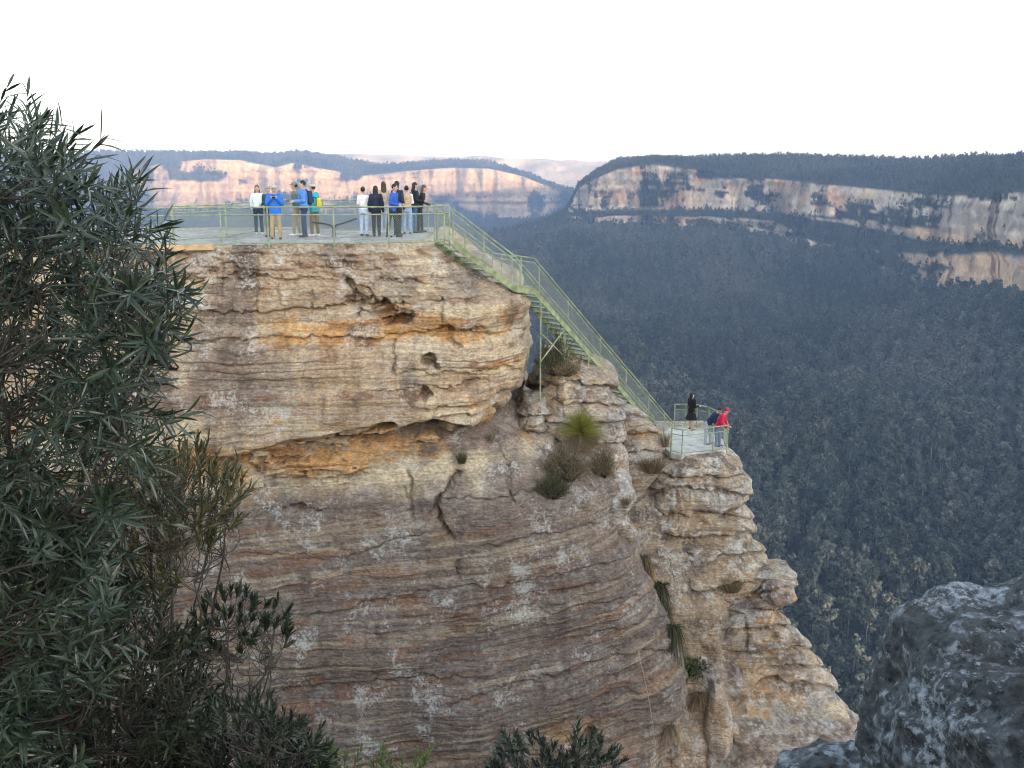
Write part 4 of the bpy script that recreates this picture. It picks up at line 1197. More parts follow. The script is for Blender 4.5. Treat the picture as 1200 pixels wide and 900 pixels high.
def person(label, px, py, z, H, face, top, legs, hair='black', long_hair=False, lean=0.0, arms='down', hem=.86, stride=0.0, white_shoes=False, cap=None, brim=0, coat=False,
           puffy=0.0, vest=None, bare=False, twist=0.0, headdown=0.0, hood=False, women=False, armsR=None, spread=0.0):
    loc = G(px, py, z)
    root = empty('person', loc, R(face))
    tag(root, label, 'person')
    k = H / 1.7
    sw = .165 if women else .185
    hipz = .91
    def T(p):                                     # upper body leans about the hips
        p = Vector(p); q = p - Vector((0, 0, hipz))
        if lean and q.z > -.02:
            f = min(1, max(0, (q.z + .02) / .12))
            a = R(lean) * f
            q = Vector((q.x, q.y * math.cos(a) - q.z * math.sin(a), q.y * math.sin(a) + q.z * math.cos(a)))
        return (q + Vector((0, 0, hipz))) * k
    bw = -.0 if not lean else .10 * math.sin(R(lean))
    ARM = {'down': ((.235, .02, 1.12), (.235, -.06, .86)), 'chest': ((.24, -.06, 1.14), (.09, -.20, 1.32)), 'front': ((.21, -.02, 1.12), (.15, -.26, 1.10)),
           'rail': ((.22, -.10, 1.14), (.18, -.34, 1.06)), 'phone': ((.21, 0, 1.12), (.10, -.27, 1.16)), 'back': ((.24, .09, 1.13), (.22, .12, .90)),
           'face': ((.23, -.10, 1.20), (.07, -.16, 1.47)), 'pocket': ((.27, .05, 1.13), (.19, -.06, .92))}
    sides = []
    for sx in (-1, 1):
        e, w_ = ARM[(armsR or arms) if sx > 0 else arms]
        sides.append((sx, T((sx * sw, 0, 1.385)), T((sx * e[0], e[1], e[2])), T((sx * w_[0], w_[1], w_[2]))))
    legp = []
    for sx in (-1, 1):
        st = stride * sx
        hx = .088 * sx
        legp.append((sx, Vector((hx, bw, .90)) * k, Vector((hx * 1.1 + spread * sx * .5, bw * .6 - st * .5 - .02, .49)) * k, Vector((hx * 1.15 + spread * sx, st * .35 - st, .085)) * k))
    # ---- body: one continuous skin
    B = Flesh()
    def trunk(F_, g=0.0, z0=.84, neck=False):
        spec = [(.84, .13, .09), (.93, .155 if women else .15, .105), (1.06, .125 if women else .14, .095), (1.22, .145 if women else .16, .105), (1.34, .155 if women else .175, .10), (1.42, .10, .075), (1.45, .06, .055)]
        rr = []
        for zz, rx, ry in spec:
            if zz < z0 - .001: continue
            rr.append((T((0, 0, zz)), T((rx + g, 0, zz)) - T((0, 0, zz)), T((0, ry + g, zz)) - T((0, 0, zz))))
        if z0 < .84:
            gz = (rr[0][0], rr[0][1], rr[0][2])
            for q in (z0,):
                c_ = Vector((0, bw, q)) * k
                fl = (.84 - q) * .35 if coat else .01
                rr.insert(0, (c_, Vector(((.16 + g + fl) * k, 0, 0)), Vector((0, (.115 + g + fl) * k, 0))))
        F_.rings(rr, 16)
    trunk(B)
    hd = lambda p: T((p[0], p[1] - headdown * (p[2] - 1.45) , p[2] - headdown * .35 * max(0, (-p[1]) + .03)))
    B.cap(T((0, .01, 1.38)), hd((0, -.005, 1.53)), .056 * k, .052 * k)
    B.ell((0, 0, 1.60), (.074, .092, .112), 16, 10, tf=lambda v: hd(v))
    B.cap(hd((0, -.05, 1.53)), hd((0, -.062, 1.515)), .042 * k, .028 * k)       # jaw, chin
    B.cap(hd((0, -.088, 1.61)), hd((0, -.108, 1.575)), .011 * k, .016 * k)      # nose
    for sx in (-1, 1):
        B.cap(hd((sx * .074, .0, 1.62)), hd((sx * .078, .006, 1.58)), .016 * k, .012 * k)   # ears
    for sx, s_, e_, w_ in sides:
        B.cap(s_, e_, .05 * k, .04 * k); B.cap(e_, w_, .04 * k, .028 * k)
        d = (w_ - e_).normalized()
        sd_ = d.cross(Vector((0, 1, .2))).normalized()
        nn = sd_.cross(d)
        pc = w_ + d * .055 * k
        B.cap(w_, w_ + d * .08 * k, .027 * k, .034 * k)
        for q, (o_, L_) in enumerate(((-.030, .062), (-.010, .074), (.010, .070), (.030, .055))):
            b0 = w_ + d * .085 * k + sd_ * o_ * k
            m0 = b0 + (d * .9 - nn * .3).normalized() * L_ * .55 * k
            m1 = m0 + (d * .6 - nn * .8).normalized() * L_ * .45 * k
            B.cap(b0, m0, .0105 * k, .0095 * k, 6); B.cap(m0, m1, .0095 * k, .008 * k, 6)
        t0 = w_ + d * .03 * k + sd_ * (.028 * -sx) * k
        t1 = t0 + (d * .7 + sd_ * (-sx) * .7).normalized() * .045 * k
        B.cap(t0, t1, .012 * k, .011 * k, 6); B.cap(t1, t1 + d * .025 * k, .0105 * k, .009 * k, 6)
    for sx, h_, kn, an in legp:
        B.cap(h_, kn, .078 * k, .052 * k); B.cap(kn, an, .054 * k, .034 * k)
        B.cap(an + Vector((0, .03, -.045)) * k, an + Vector((0, -.13, -.055)) * k, .034 * k, .026 * k)
    B.build('body', M_SKIN, root, vox=.011)
    for sx in (-1, 1):
        e = Flesh(); e.ell(hd((sx * .031, -.083, 1.612)), (.012 * k, .008 * k, .008 * k), 8, 6); e.build('eye', M_EYE, root, vox=.004, smooth=0)
    mth = Flesh(); mth.cap(hd((-.02, -.088, 1.545)), hd((.02, -.088, 1.545)), .006 * k, .006 * k, 6); mth.build('mouth', simple_lip, root, vox=.004, smooth=0)
    # ---- clothes
    g = .016 + puffy
    F_ = Flesh(); trunk(F_, g, z0=hem)
    for sx, s_, e_, w_ in sides:
        F_.cap(s_, e_, (.058 + puffy * .8) * k, (.050 + puffy * .7) * k); F_.cap(e_, w_, (.050 + puffy * .7) * k, (.040 + puffy * .4) * k)
    if hood: F_.cap(T((-.06, .08, 1.44)), T((.06, .08, 1.44)), .055 * k, .055 * k)
    F_.build('jacket' if puffy or coat else 'shirt', cloth(top), root, vox=.013)
    if vest:
        F_ = Flesh(); trunk(F_, g + .02, z0=max(hem, .90)); F_.build('vest', cloth(vest), root, vox=.013)
    if not bare:
        F_ = Flesh()
        F_.rings([(Vector((0, bw * q, zz)) * k, Vector((rx * k, 0, 0)), Vector((0, ry * k, 0))) for zz, rx, ry, q in ((.80, .15, .11, 1), (.88, .168, .122, .8), (.96, .160, .115, .4), (1.0, .14, .10, 0))], 16)
        for sx, h_, kn, an in legp:
            F_.cap(h_, kn, .092 * k, .068 * k); F_.cap(kn, an + Vector((0, 0, .0)), .068 * k, .056 * k)
        F_.build('trousers', cloth(legs), root, vox=.013)
    for sx, h_, kn, an in legp:
        F_ = Flesh(); F_.cap(an + Vector((0, .035, -.045)) * k, an + Vector((0, -.14, -.05)) * k, .044 * k, .036 * k)
        F_.cap(an, an + Vector((0, 0, -.04)) * k, .045 * k, .045 * k)
        sh = F_.build('shoe', M_SHOE[white_shoes], root, vox=.010)
        v0 = np.zeros(len(sh.data.vertices) * 3); sh.data.vertices.foreach_get('co', v0); v0 = v0.reshape(-1, 3); v0[:, 2] = np.maximum(v0[:, 2], 0.002); sh.data.vertices.foreach_set('co', v0.ravel())
    F_ = Flesh()
    F_.ell((0, .022, 1.632), (.085, .098, .100), 16, 8, tf=lambda v: hd(v))
    if long_hair:
        F_.rings([(hd((0, y_, zz)), Vector((rx * k, 0, 0)), Vector((0, ry * k, 0))) for zz, y_, rx, ry in ((1.64, .045, .088, .07), (1.54, .055, .095, .06), (1.44, .06, .10, .05), (1.32, .075, .08, .04), (1.27, .075, .05, .03))], 14)
    F_.build('hair', HAIRM[hair], root, vox=.011)
    if cap:
        F_ = Flesh(); F_.ell((0, .008, 1.665), (.094, .108, .075), 16, 8, tf=lambda v: hd(v))
        if brim: F_.ell((0, 0, 1.655), (.15, .165, .012), 20, 6, tf=lambda v: hd(v))
        else: F_.ell((0, -.11, 1.655), (.07, .075, .010), 14, 6, tf=lambda v: hd(v))
        F_.build('hat', cloth(cap), root, vox=.010)
    root['_k'] = k
    del root['_k']
    return root, T, k

simple_lip = simple('lip', (.35, .16, .13), .5, .05, 9)

def rucksack(name, label, cat, pr, y, zc, size, col, strap=True, x=0.0, lean_off=0.0):
    root, T, k = pr
    M = Matrix.Translation(root.location) @ Matrix.Rotation(root.rotation_euler.z, 4, 'Z')
    c = M @ T((x, y, zc))
    r2 = empty(name, c, root.rotation_euler.z); tag(r2, label, cat)
    F_ = Flesh()
    for dz, sc in ((-.5, .82), (-.3, 1.0), (.25, .95), (.48, .7)):
        pass
    sx, sy, sz = size
    F_.rings([(Vector((0, 0, sz * t)), Vector((sx / 2 * q, 0, 0)), Vector((0, sy / 2 * q, 0))) for t, q in ((-.5, .7), (-.44, .95), (-.2, 1.05), (.15, 1.0), (.38, .9), (.48, .6))], 14)
    F_.build('bag_body', cloth(col), r2, vox=.013)
    F_ = Flesh(); F_.rings([(Vector((0, sy * .45, sz * t)), Vector((sx * .36 * q, 0, 0)), Vector((0, sy * .25 * q, 0))) for t, q in ((-.4, .8), (-.3, 1), (-.05, 1), (.02, .7))], 12)
    F_.build('front_pocket', cloth(col), r2, vox=.012)
    if strap:
        for s_ in (-1, 1):
            m = MB(); m.tube([Vector((s_ * sx * .3, -sy * .3, sz * .42)), Vector((s_ * .13, -y * .5 - .0, sz * .5 + .03)), Vector((s_ * .13, -y - .14, sz * .2)), Vector((s_ * .14, -y - .12, -sz * .2)), Vector((s_ * sx * .4, -sy * .3, -sz * .4))], .014, 6)
            m.build('shoulder_strap', cloth((.02, .025, .035)), r2)
    return r2

def held(name, label, cat, pr, p, size, col):
    root, T, k = pr
    M = Matrix.Translation(root.location) @ Matrix.Rotation(root.rotation_euler.z, 4, 'Z')
    m = MB(); m.box((0, 0, 0), size)
    o = m.build(name, cloth(col)); o.location = M @ T(p); o.rotation_euler = (R(-35), 0, root.rotation_euler.z)
    bv = o.modifiers.new('edge', 'BEVEL'); bv.width = .006; bv.segments = 2
    tag(o, label, cat); return o

# face: 0 looks at the viewer, 180 looks away, +90 looks to the left of the picture? (rotation about z)
person('woman in a pale top, dark jeans and white shoes leaning back on the far railing', 304, 274.5, DECK, 1.66, 12, (.72, .80, .80), (.03, .05, .09), 'brown', True, 6, 'back', .88, .05, True, women=True)
person('visitor in a dark green jacket half hidden behind the man in bright blue', 317.5, 277.5, DECK, 1.66, -20, (.035, .075, .07), (.14, .12, .10), 'grey', False, 4, 'front', .84, 0, False, cap=(.30, .31, .30), puffy=.015)
p3 = person('man in a bright blue jacket and khaki trousers, both hands raised to his chest', 324, 280.5, DECK, 1.70, 8, (.035, .16, .55), (.42, .28, .13), 'grey', False, 3, 'chest', .80, .02, False, cap=(.40, .44, .44), puffy=.03, spread=.03)
p4 = person('man in a grey green shirt, khaki trousers and cap looking at a phone', 348.5, 276, DECK, 1.76, -82, (.16, .19, .17), (.33, .28, .20), 'black', False, 3, 'phone', .86, .14, True, cap=(.16, .20, .15))
p5 = person('tall man in a blue jacket and navy jeans with a dark rucksack, facing left', 357.5, 278, DECK, 1.84, -70, (.10, .25, .58), (.03, .05, .11), 'black', False, 2, 'front', .86, .06, False, puffy=.02)
p6 = person('visitor in a turquoise jacket, wide pale hat and brown trousers', 369.5, 276.5, DECK, 1.70, -115, (.03, .38, .46), (.17, .12, .07), 'brown', False, 3, 'front', .82, .08, True, cap=(.50, .46, .38), brim=1, puffy=.03)
person('slim person with short black hair, white shirt and pale blue jeans, back turned', 427, 276.5, DECK, 1.62, 170, (.76, .74, .70), (.42, .50, .68), 'black', False, 0, 'front', .86, .02, False, women=True)
person('woman in a navy jumper and black trousers with long black hair, seen from behind', 441.5, 277, DECK, 1.66, 175, (.025, .03, .055), (.02, .02, .025), 'black', True, 2, 'down', .84, .06, False, women=True, puffy=.012)
person('brown haired woman in a beige top behind the man in the royal blue shirt', 450.5, 272.5, DECK, 1.76, -160, (.42, .33, .27), (.45, .50, .58), 'brown', True, 0, 'front', .86, .02, True, women=True)
person('man in a royal blue shirt and dark trousers striding to the right between two visitors', 460.5, 278.5, DECK, 1.74, 70, (.04, .11, .42), (.025, .035, .035), 'black', False, 9, 'front', .84, .20, False)
person('person in a dark navy jacket behind the man in the royal blue shirt', 466, 276, DECK, 1.80, 150, (.03, .04, .07), (.03, .035, .04), 'black', True, 3, 'down', .82, .05, False, women=True, puffy=.012)
person('woman in a white shirt with a beige vest and light blue jeans, short dark hair', 477.5, 274.5, DECK, 1.64, 190, (.70, .70, .68), (.26, .38, .58), 'black', False, 2, 'front', .86, .05, False, women=True, vest=(.50, .36, .24))
person('person in a black hooded jacket and blue jeans at the head of the stair', 486.5, 273, DECK, 1.74, 110, (.02, .025, .03), (.06, .12, .22), 'black', True, 3, 'front', .82, .06, False, women=True, puffy=.015, hood=True)
person('auburn haired person in dark clothes leaning on the railing by the stair', 492.5, 272.5, DECK, 1.66, 95, (.035, .035, .035), (.03, .032, .03), 'red', True, 14, 'rail', .84, .10, False, women=True)
person('woman in a long black coat with bare legs standing on the lower lookout', 809.5, 504.5, LOW, 1.66, 120, (.012, .012, .014), (.5, .3, .2), 'black', True, 0, 'front', .52, .03, False, women=True, coat=True, bare=True, puffy=.015)
p16 = person('visitor in a navy jacket and grey jeans bending over the lower railing', 829.5, 521, LOW, 1.72, 75, (.02, .03, .07), (.33, .36, .40), 'black', False, 36, 'rail', .84, .14, False, puffy=.02)
p17 = person('visitor in a red jacket and blue jeans leaning over the lower railing', 841, 523.5, LOW, 1.70, 62, (.50, .02, .06), (.11, .18, .30), 'brown', False, 26, 'rail', .84, .06, False, puffy=.03, cap=(.40, .03, .07))
rucksack('backpack', 'dark navy backpack worn by the tall man in the blue jacket', 'backpack', p5, .20, 1.20, (.30, .20, .46), (.03, .05, .10))
rucksack('shoulder_bag', 'small yellow bag on the back of the visitor in the turquoise jacket', 'bag', p6, .21, 1.12, (.22, .13, .30), (.62, .55, .06))
held('phone', 'dark phone held by the man in the grey green shirt', 'phone', p4, (0, -.36, 1.22), (.08, .012, .16), (.02, .02, .022))
held('camera', 'small black camera held at the chest of the man in the bright blue jacket', 'camera', p3, (0, -.25, 1.38), (.11, .06, .07), (.02, .02, .022))
# ------------------------------------------------------------------ plants
M_STEM = simple('grey_brown_stem', (0.040, 0.033, 0.027), .85, .25, 14)
M_LEAF = leaf_mat('lance_leaf', (0.008, 0.020, 0.012), (0.046, 0.066, 0.033), rough=.34, trans=.18, spec=.6)
M_LEAF2 = leaf_mat('olive_leaf', (0.030, 0.036, 0.014), (0.150, 0.130, 0.058), rough=.42, trans=.28)
M_LEAF3 = leaf_mat('dark_small_leaf', (0.010, 0.017, 0.010), (0.036, 0.046, 0.022), rough=.42, trans=.2)
M_LEAF4 = leaf_mat('fresh_leaf', (0.06, 0.10, 0.025), (0.16, 0.20, 0.06), rough=.45, trans=.35)
M_GRASSTREE = leaf_mat('grasstree_leaf', (0.17, 0.19, 0.035), (0.40, 0.38, 0.08), rough=.5, trans=.3)
M_DRY = leaf_mat('dry_leaf', (0.15, 0.105, 0.06), (0.30, 0.22, 0.13), rough=.8, trans=.2)
M_DRYSH = leaf_mat('dry_heath', (0.12, 0.092, 0.052), (0.30, 0.235, 0.14), rough=.85, trans=.2)
M_HEATH = leaf_mat('heath_leaf', (0.05, 0.055, 0.025), (0.15, 0.14, 0.07), rough=.7, trans=.2)

def inpoly(x, y, poly):
    c = False; j = len(poly) - 1
    for i in range(len(poly)):
        xi, yi = poly[i]; xj, yj = poly[j]
        if (yi > y) != (yj > y) and x < (xj - xi) * (y - yi) / (yj - yi) + xi: c = not c
        j = i
    return c

def curve(a, b, bulge, n=6):
    out = []
    for i in range(n + 1):
        t = i / n
        out.append(a.lerp(b, t) + bulge * (4 * t * (1 - t)))
    return out

def shrub(name, label, cat, poly, depth, nshoot, base, nlimb, leaf, mats, seed, shoot=(.14, .26), upb=.5, rows=16, spread=(35, 70), weight=None, stem_r=.014, group=None, droop=.0, outl=None, tuft=False, jit=.5):
    """shoots carrying leaves fill the crown volume, limbs join them to the base"""
    rg = random.Random(seed)
    xs = [p[0] for p in poly]; ys = [p[1] for p in poly]
    root = empty(name, base); tag(root, label, cat, group)
    tips = []
    while len(tips) < nshoot:
        x, y = rg.uniform(min(xs), max(xs)), rg.uniform(min(ys), max(ys))
        if not inpoly(x, y, poly): continue
        if weight and rg.random() > weight(x, y): continue
        tips.append(P(x, y, rg.uniform(*depth)) - base)
    cen = sum(tips, Vector()) / len(tips)
    # limbs: farthest point choice
    limbs = [max(tips, key=lambda t: t.length)]
    while len(limbs) < nlimb:
        limbs.append(max(tips, key=lambda t: min((t - q).length for q in limbs)))
    LP = []
    ms = MB()
    for t in limbs:
        bb = Vector((rg.gauss(0, .05), rg.gauss(0, .05), -.05))
        pts = curve(bb, t * .93, Vector((rg.gauss(0, .08), rg.gauss(0, .08), rg.uniform(.02, .14))) * t.length * .6, 9)
        for i in range(1, len(pts) - 1): pts[i] += Vector((rg.gauss(0, .015), rg.gauss(0, .015), rg.gauss(0, .015)))
        n_ = len(pts)
        ms.tube(pts, [stem_r * (1.35 - 1.1 * i / (n_ - 1)) for i in range(n_)], 6)
        LP += [(p, i / (n_ - 1)) for i, p in enumerate(pts)]
    mt = MB(); ml = MB()
    for t in tips:
        cand = [(p, f) for p, f in LP if f > .25]
        # join lower on a limb than the tip
        q = min(cand, key=lambda c: (c[0] - t).length + (1.2 * max(0, c[0].z - t.z + .05)))[0]
        d0 = (t - q)
        out = (t - cen)
        L = rg.uniform(*shoot)
        pts = curve(q, t, Vector((rg.gauss(0, .04), rg.gauss(0, .04), -.02 + rg.gauss(0, .03))) , 5)
        mt.tube(pts, [stem_r * .30, stem_r * .26, stem_r * .22, stem_r * .18, stem_r * .14, stem_r * .12], 5, False)
        d = (d0.normalized() * .35 + out.normalized() * .55 + Vector((rg.gauss(0, jit), rg.gauss(0, jit), upb + rg.gauss(0, .25)))).normalized()
        e = t + d * L
        mt.tube([t, t + d * L * .5, e], [stem_r * .12, stem_r * .10, stem_r * .06], 4, False)
        u = d.cross(Vector((rg.gauss(0, 1), rg.gauss(0, 1), rg.gauss(0, 1)))).normalized(); v = d.cross(u)
        for k in range(rows):
            f = (k + rg.random() * .6) / rows
            if tuft: f = .45 + .55 * f
            a = k * 2.4 + rg.gauss(0, .3)
            sp = R(rg.uniform(*spread) * (1.1 - .45 * f))
            rad = u * math.cos(a) + v * math.sin(a)
            ld = (d * math.cos(sp) + rad * math.sin(sp) + Vector((0, 0, -droop * rg.random()))).normalized()
            lf = rg.uniform(.7, 1.15) * (1 - .25 * f)
            ml.leaf(t.lerp(e, f), ld, leaf[0] * lf, leaf[1] * rg.uniform(.8, 1.15), rad * -1 + d * .6 if abs(ld.dot(d)) < .98 else u, rg.uniform(-.1, .3), .3)
    ms.build('branches', M_STEM, root, True); mt.build('twigs', M_STEM, root, True)
    ml.build('foliage', mats, root, False)
    return root

# the big shrub on the left
poly = [(-140, 150), (5, 165), (36, 172), (58, 200), (84, 236), (128, 246), (150, 278), (170, 300), (186, 300), (196, 345), (205, 372), (188, 420), (170, 450), (158, 500), (146, 560), (120, 620), (100, 640), (60, 690), (-120, 700)]
shrub('lance_leaf_shrub', 'tall dark green shrub with long narrow leaves filling the left edge', 'shrub', poly, (2.7, 3.8), 600, Vector((-1.85, 3.45, -2.95)), 14, (.112, .0096), M_LEAF, 31, (.12, .24), .25, 17, (32, 72), stem_r=.015, droop=.25)
poly = [(-120, 600), (60, 640), (110, 640), (125, 720), (120, 800), (105, 900), (-120, 960)]
shrub('lance_leaf_shrub', 'dense dark understorey shrub with narrow leaves in the lower left corner', 'shrub', poly, (2.6, 3.6), 420, Vector((-1.9, 3.1, -2.85)), 9, (.085, .0105), M_LEAF, 37, (.12, .22), .4, 15, (30, 70), stem_r=.013, droop=.2)
poly = [(148, 560), (165, 545), (196, 540), (230, 545), (262, 560), (282, 575), (272, 610), (262, 640), (235, 660), (215, 690), (185, 715), (160, 700), (140, 640)]
shrub('olive_shrub', 'olive brown shrub with small upright leaves against the cliff, beside the tall dark shrub', 'shrub', poly, (3.1, 3.7), 190, Vector((-1.42, 3.2, -2.75)), 9, (.052, .0085), M_LEAF2, 41, (.07, .13), 1.1, 15, (16, 42), stem_r=.010, jit=.25)
poly = [(225, 735), (250, 712), (285, 708), (318, 728), (336, 745), (330, 770), (300, 760), (290, 790), (262, 792), (240, 780)]
shrub('twiggy_shrub', 'sparse twiggy shrub with bare fanned branches and leaf tufts at their ends', 'shrub', poly, (3.1, 3.6), 75, Vector((-1.30, 3.1, -2.62)), 8, (.050, .0095), M_LEAF3, 43, (.05, .10), .8, 13, (14, 45), stem_r=.009, tuft=True, jit=.25)
poly = [(190, 870), (235, 842), (285, 832), (320, 845), (350, 868), (372, 885), (375, 940), (190, 940)]
shrub('dense_shrub', 'dense low dark green bush at the bottom, right of the tall shrub', 'shrub', poly, (2.9, 3.5), 260, Vector((-1.05, 3.15, -2.75)), 8, (.055, .0085), M_LEAF3, 47, (.06, .12), .7, 15, (18, 50), stem_r=.010, jit=.35)
poly = [(100, 700), (150, 690), (200, 740), (235, 780), (240, 850), (200, 930), (90, 940)]
shrub('dense_shrub', 'tangled dark bush of fine stems below the olive brown shrub', 'shrub', poly, (2.9, 3.6), 330, Vector((-1.45, 3.2, -2.85)), 9, (.062, .0085), M_LEAF3, 53, (.08, .15), .6, 12, (20, 55), stem_r=.011, jit=.4)
poly = [(572, 915), (582, 885), (600, 876), (640, 878), (655, 886), (672, 868), (696, 872), (708, 888), (724, 900), (722, 935), (572, 935)]
shrub('small_shrub', 'small dark green shrub poking up at the bottom centre in front of the cliff', 'shrub', poly, (3.2, 3.7), 130, Vector((.17, 3.5, -2.75)), 7, (.046, .0095), M_LEAF3, 59, (.05, .09), .8, 14, (20, 50), stem_r=.007, jit=.3)
for q, (x0, x1, lab) in enumerate(((372, 415, 'yellow green leafy shoots just left of the tallest tips at the bottom edge'), (436, 500, 'cluster of bright yellow green shoot tips at the bottom edge left of centre'))):
    poly = [(x0, 895), ((x0 + x1) / 2, 886), (x1, 893), (x1, 930), (x0, 930)]
    shrub('leafy_shoots', lab if q else 'few yellow green leafy shoots at the bottom edge beside the dense low bush', 'shrub', poly, (3.2, 3.5), 16, P((x0 + x1) / 2, 1010, 3.35), 4, (.045, .008), M_LEAF4, 61 + q, (.05, .08), 1.0, 12, (16, 42), stem_r=.006, jit=.2)

# grass tree on the ledge
c = S(681, 516) + Vector((0, -.12, .25))
root = empty('grass_tree', c); tag(root, 'round grass tree with green crown and brown dead skirt on the rock ledge', 'grass tree')
m = MB(); m.tube([Vector((0, 0, -.6)), Vector((0, 0, .1))], [.14, .12], 8); m.build('trunk', M_STEM, root)
rg = random.Random(5)
m = MB()
for i in range(1500):
    a = rg.uniform(0, 6.283); e = rg.uniform(R(-8), R(88)) ; L = rg.uniform(.75, 1.02)
    d = Vector((math.cos(a) * math.cos(e), math.sin(a) * math.cos(e), math.sin(e)))
    m.blade(Vector((0, 0, .08)) + d * .05, Vector((0, 0, .08)) + d * L, .012, .10, 4)
m.build('crown', M_GRASSTREE, root)
m = MB()
for i in range(900):
    a = rg.uniform(0, 6.283); e = rg.uniform(R(-75), R(5)); L = rg.uniform(.6, .95)
    d = Vector((math.cos(a) * math.cos(e), math.sin(a) * math.cos(e), math.sin(e)))
    m.blade(Vector((0, 0, .03)) + d * .05, Vector((0, 0, .03)) + d * L, .014, .22, 4)
m.build('skirt', M_DRY, root)

def tuft(label, px, py, Y, h, r, n, mat, seed, name='grass_tuft', cat='grass tuft', group=None, hang=0.0, wd=.020):
    rg = random.Random(seed)
    c = S(px, py, Y) + Vector((0, -.06 - .16 * (hang > 0), .25 * h * (hang > 0))); root = None
    m = MB()
    for i in range(n):
        a = rg.uniform(0, 6.283); rr = rg.random() ** .5
        b = Vector((math.cos(a) * r * .45 * rr, math.sin(a) * r * .3 * rr, -.04))
        t = Vector((math.cos(a) * r * rr * 1.1 + rg.gauss(0, .05), math.sin(a) * r * rr * .8 - hang * r * .6, h * rg.uniform(.55, 1.1) if not hang else (h * .3 * rg.random() if rg.random() < .25 else -h * rg.uniform(.3, 1.15))))
        m.blade(b, t, wd, .12 + .5 * hang, 3)
    o = m.build(name, mat); o.location = c
    tag(o, label, cat, group)
    return o

def heath(label, px, py, Y, w_, h, n, mat, seed, group=None):
    """low dry shrub: fine twigs with small leaves through the volume"""
    rg = random.Random(seed)
    c = S(px, py, Y) + Vector((0, -.08, 0)); root = empty('heath_bush', c); tag(root, label, 'bush', group)
    ms = MB(); ml = MB()
    for i in range(n):
        a = rg.uniform(0, 6.283); rr = rg.random() ** .5 * (.72 + .38 * math.sin(a * 2 + seed) * math.sin(a * 5 + seed * 2) + .2 * rg.random())
        tip = Vector((math.cos(a) * w_ * rr, math.sin(a) * w_ * .6 * rr, h * (1.05 - .55 * rr * rr) * rg.uniform(.35, 1.15) * (.8 + .3 * math.sin(a * 3 + seed))))
        b = Vector((tip.x * .25, tip.y * .25, -.1))
        if i % 3 == 0: ms.tube(curve(b, tip, Vector((rg.gauss(0, .03), rg.gauss(0, .03), .04)), 3), [.010, .007, .005, .003], 3, False)
        for k in range(9):
            p = b.lerp(tip, rg.uniform(.45, 1.0)) + Vector((rg.gauss(0, .035), rg.gauss(0, .035), rg.gauss(0, .035)))
            d = (tip - b).normalized() + Vector((rg.gauss(0, .5), rg.gauss(0, .5), rg.gauss(.2, .4)))
            ml.blade(p, p + d.normalized() * rg.uniform(.06, .13), .026, 0, 2)
    ms.build('twigs', M_STEM, root); ml.build('foliage', mat, root)
    return root

heath('brown dry heath bush below and left of the grass tree', 662, 560, 33.0, .95, 1.25, 620, M_DRYSH, 71)
heath('mixed brown and green heath bush hanging left below the grass tree', 648, 580, 32.6, .75, .75, 380, M_HEATH, 72)
heath('dry reddish brown bush right of the brown heath, above the white lichened block', 706, 556, 33.3, .55, 1.05, 360, M_DRYSH, 73)
heath('low dry bush on the ledge under the staircase', 664, 437, 36.5, .6, .35, 160, M_DRYSH, 79)
heath('grey green bush behind the stair legs beside the upper cliff', 650, 436, 38.0, .8, 1.5, 300, M_HEATH, 81)
tuft('tan grass tuft on the ledge left of the lower lookout', 764, 552, 36.2, .75, .62, 520, M_DRY, 74)
tuft('dark dry grass tuft under the orange band beside the foot of the stair', 778, 522, 37.0, .6, .25, 160, M_DRYSH, 75)
tuft('small olive tuft in the crack of the big slab under the overhang', 541, 541, 31.6, .42, .22, 150, M_HEATH, 76)
tuft('tiny brown tuft in the crack right of the slab under the overhang', 574, 515, 32.6, .3, .2, 90, M_DRYSH, 77)
tuft('hanging straw coloured grass at the top of the gully', 752, 655, 34.6, .9, .5, 420, M_DRYSH, 82, hang=.6)
tuft('long hanging olive grass in the middle of the gully', 770, 690, 34.9, 1.3, .62, 560, M_HEATH, 83, hang=.8)
tuft('hanging yellow green grass low in the gully', 786, 738, 35.0, 1.2, .55, 480, M_HEATH, 84, hang=.8)
tuft('straw grass hanging over the pale block at the foot of the gully', 818, 812, 33.9, .65, .45, 260, M_DRY, 85, hang=.7)
tuft('straw grass at the foot of the gully, against the striped slab', 783, 850, 33.0, .6, .36, 200, M_DRY, 86, hang=.55)
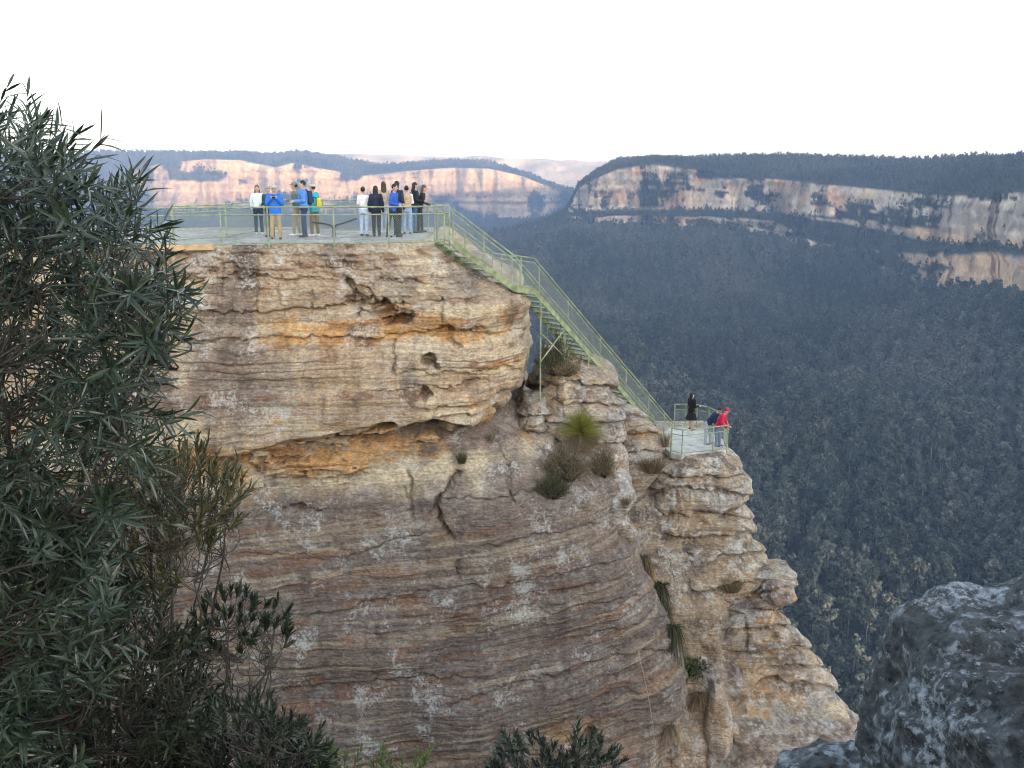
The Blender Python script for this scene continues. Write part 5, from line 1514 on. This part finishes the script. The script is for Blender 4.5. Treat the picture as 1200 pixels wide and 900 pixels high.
tuft('dark dry tuft on the shelf of the outer tower', 858, 692, 35.9, .6, .5, 300, M_DRYSH, 87)
tuft('pale grass tuft on top of the white lichened block', 733, 590, 32.9, .3, .22, 130, M_DRY, 88)
# bright fern-like bush in the gully
rg = random.Random(9)
c = S(812, 785, 34.6) + Vector((0, -.1, .1)); root = empty('gully_bush', c); tag(root, 'bright yellow green leafy bush growing in the gully', 'bush')
for q, (mat, n_, off) in enumerate(((M_LEAF4, 260, Vector((-.10, -.05, 0))), (M_LEAF3, 320, Vector((.12, .12, -.03))))):
    m = MB()
    for i in range(n_):
        d = Vector((rg.gauss(0, 1), rg.gauss(0, .8), rg.gauss(.2, .9))).normalized()
        p = off + d * (.38 * rg.random() ** .5)
        m.leaf(p, (d + Vector((rg.gauss(0, .5), rg.gauss(0, .5), rg.gauss(0, .5)))).normalized(), rg.uniform(.09, .16), .05, Vector((rg.gauss(0, 1), rg.gauss(0, 1), 1)))
    m.build('foliage', mat, root)
m = MB()
for i in range(7): m.tube(curve(Vector((0, .1, -.5)), Vector((rg.gauss(0, .2), rg.gauss(0, .15), rg.uniform(0, .3))), Vector((rg.gauss(0, .05), -.05, 0)), 4), .012, 4)
m.build('stems', M_STEM, root)
# two thin dry stalks in front of the lower cliff
for q, (x0, y0, x1, y1, lab) in enumerate(((748, 765, 770, 960, 'long thin pale dry stalk standing in front of the striped lower slab'), (802, 818, 806, 960, 'short thin pale dry stalk in front of the pale block at the gully foot'))):
    b = P(x1, y1, 4.2); t = P(x0, y0, 4.0)
    m = MB(); m.tube([v - b for v in curve(b, t, Vector((.03, 0, 0)), 8)], [.0019, .0018, .0017, .0016, .0015, .0013, .0012, .001, .0008], 4)
    for j in range(5):
        p = (t - b) * (1 - j * .02); m.blade(p, p + Vector((rg.gauss(0, .01), rg.gauss(0, .01), .03)), .003, 0, 2)
    o = m.build('dry_stalk', simple('dry_stalk', (.42, .34, .24), .8, .1, 9)); o.location = b
    tag(o, lab, 'stalk')
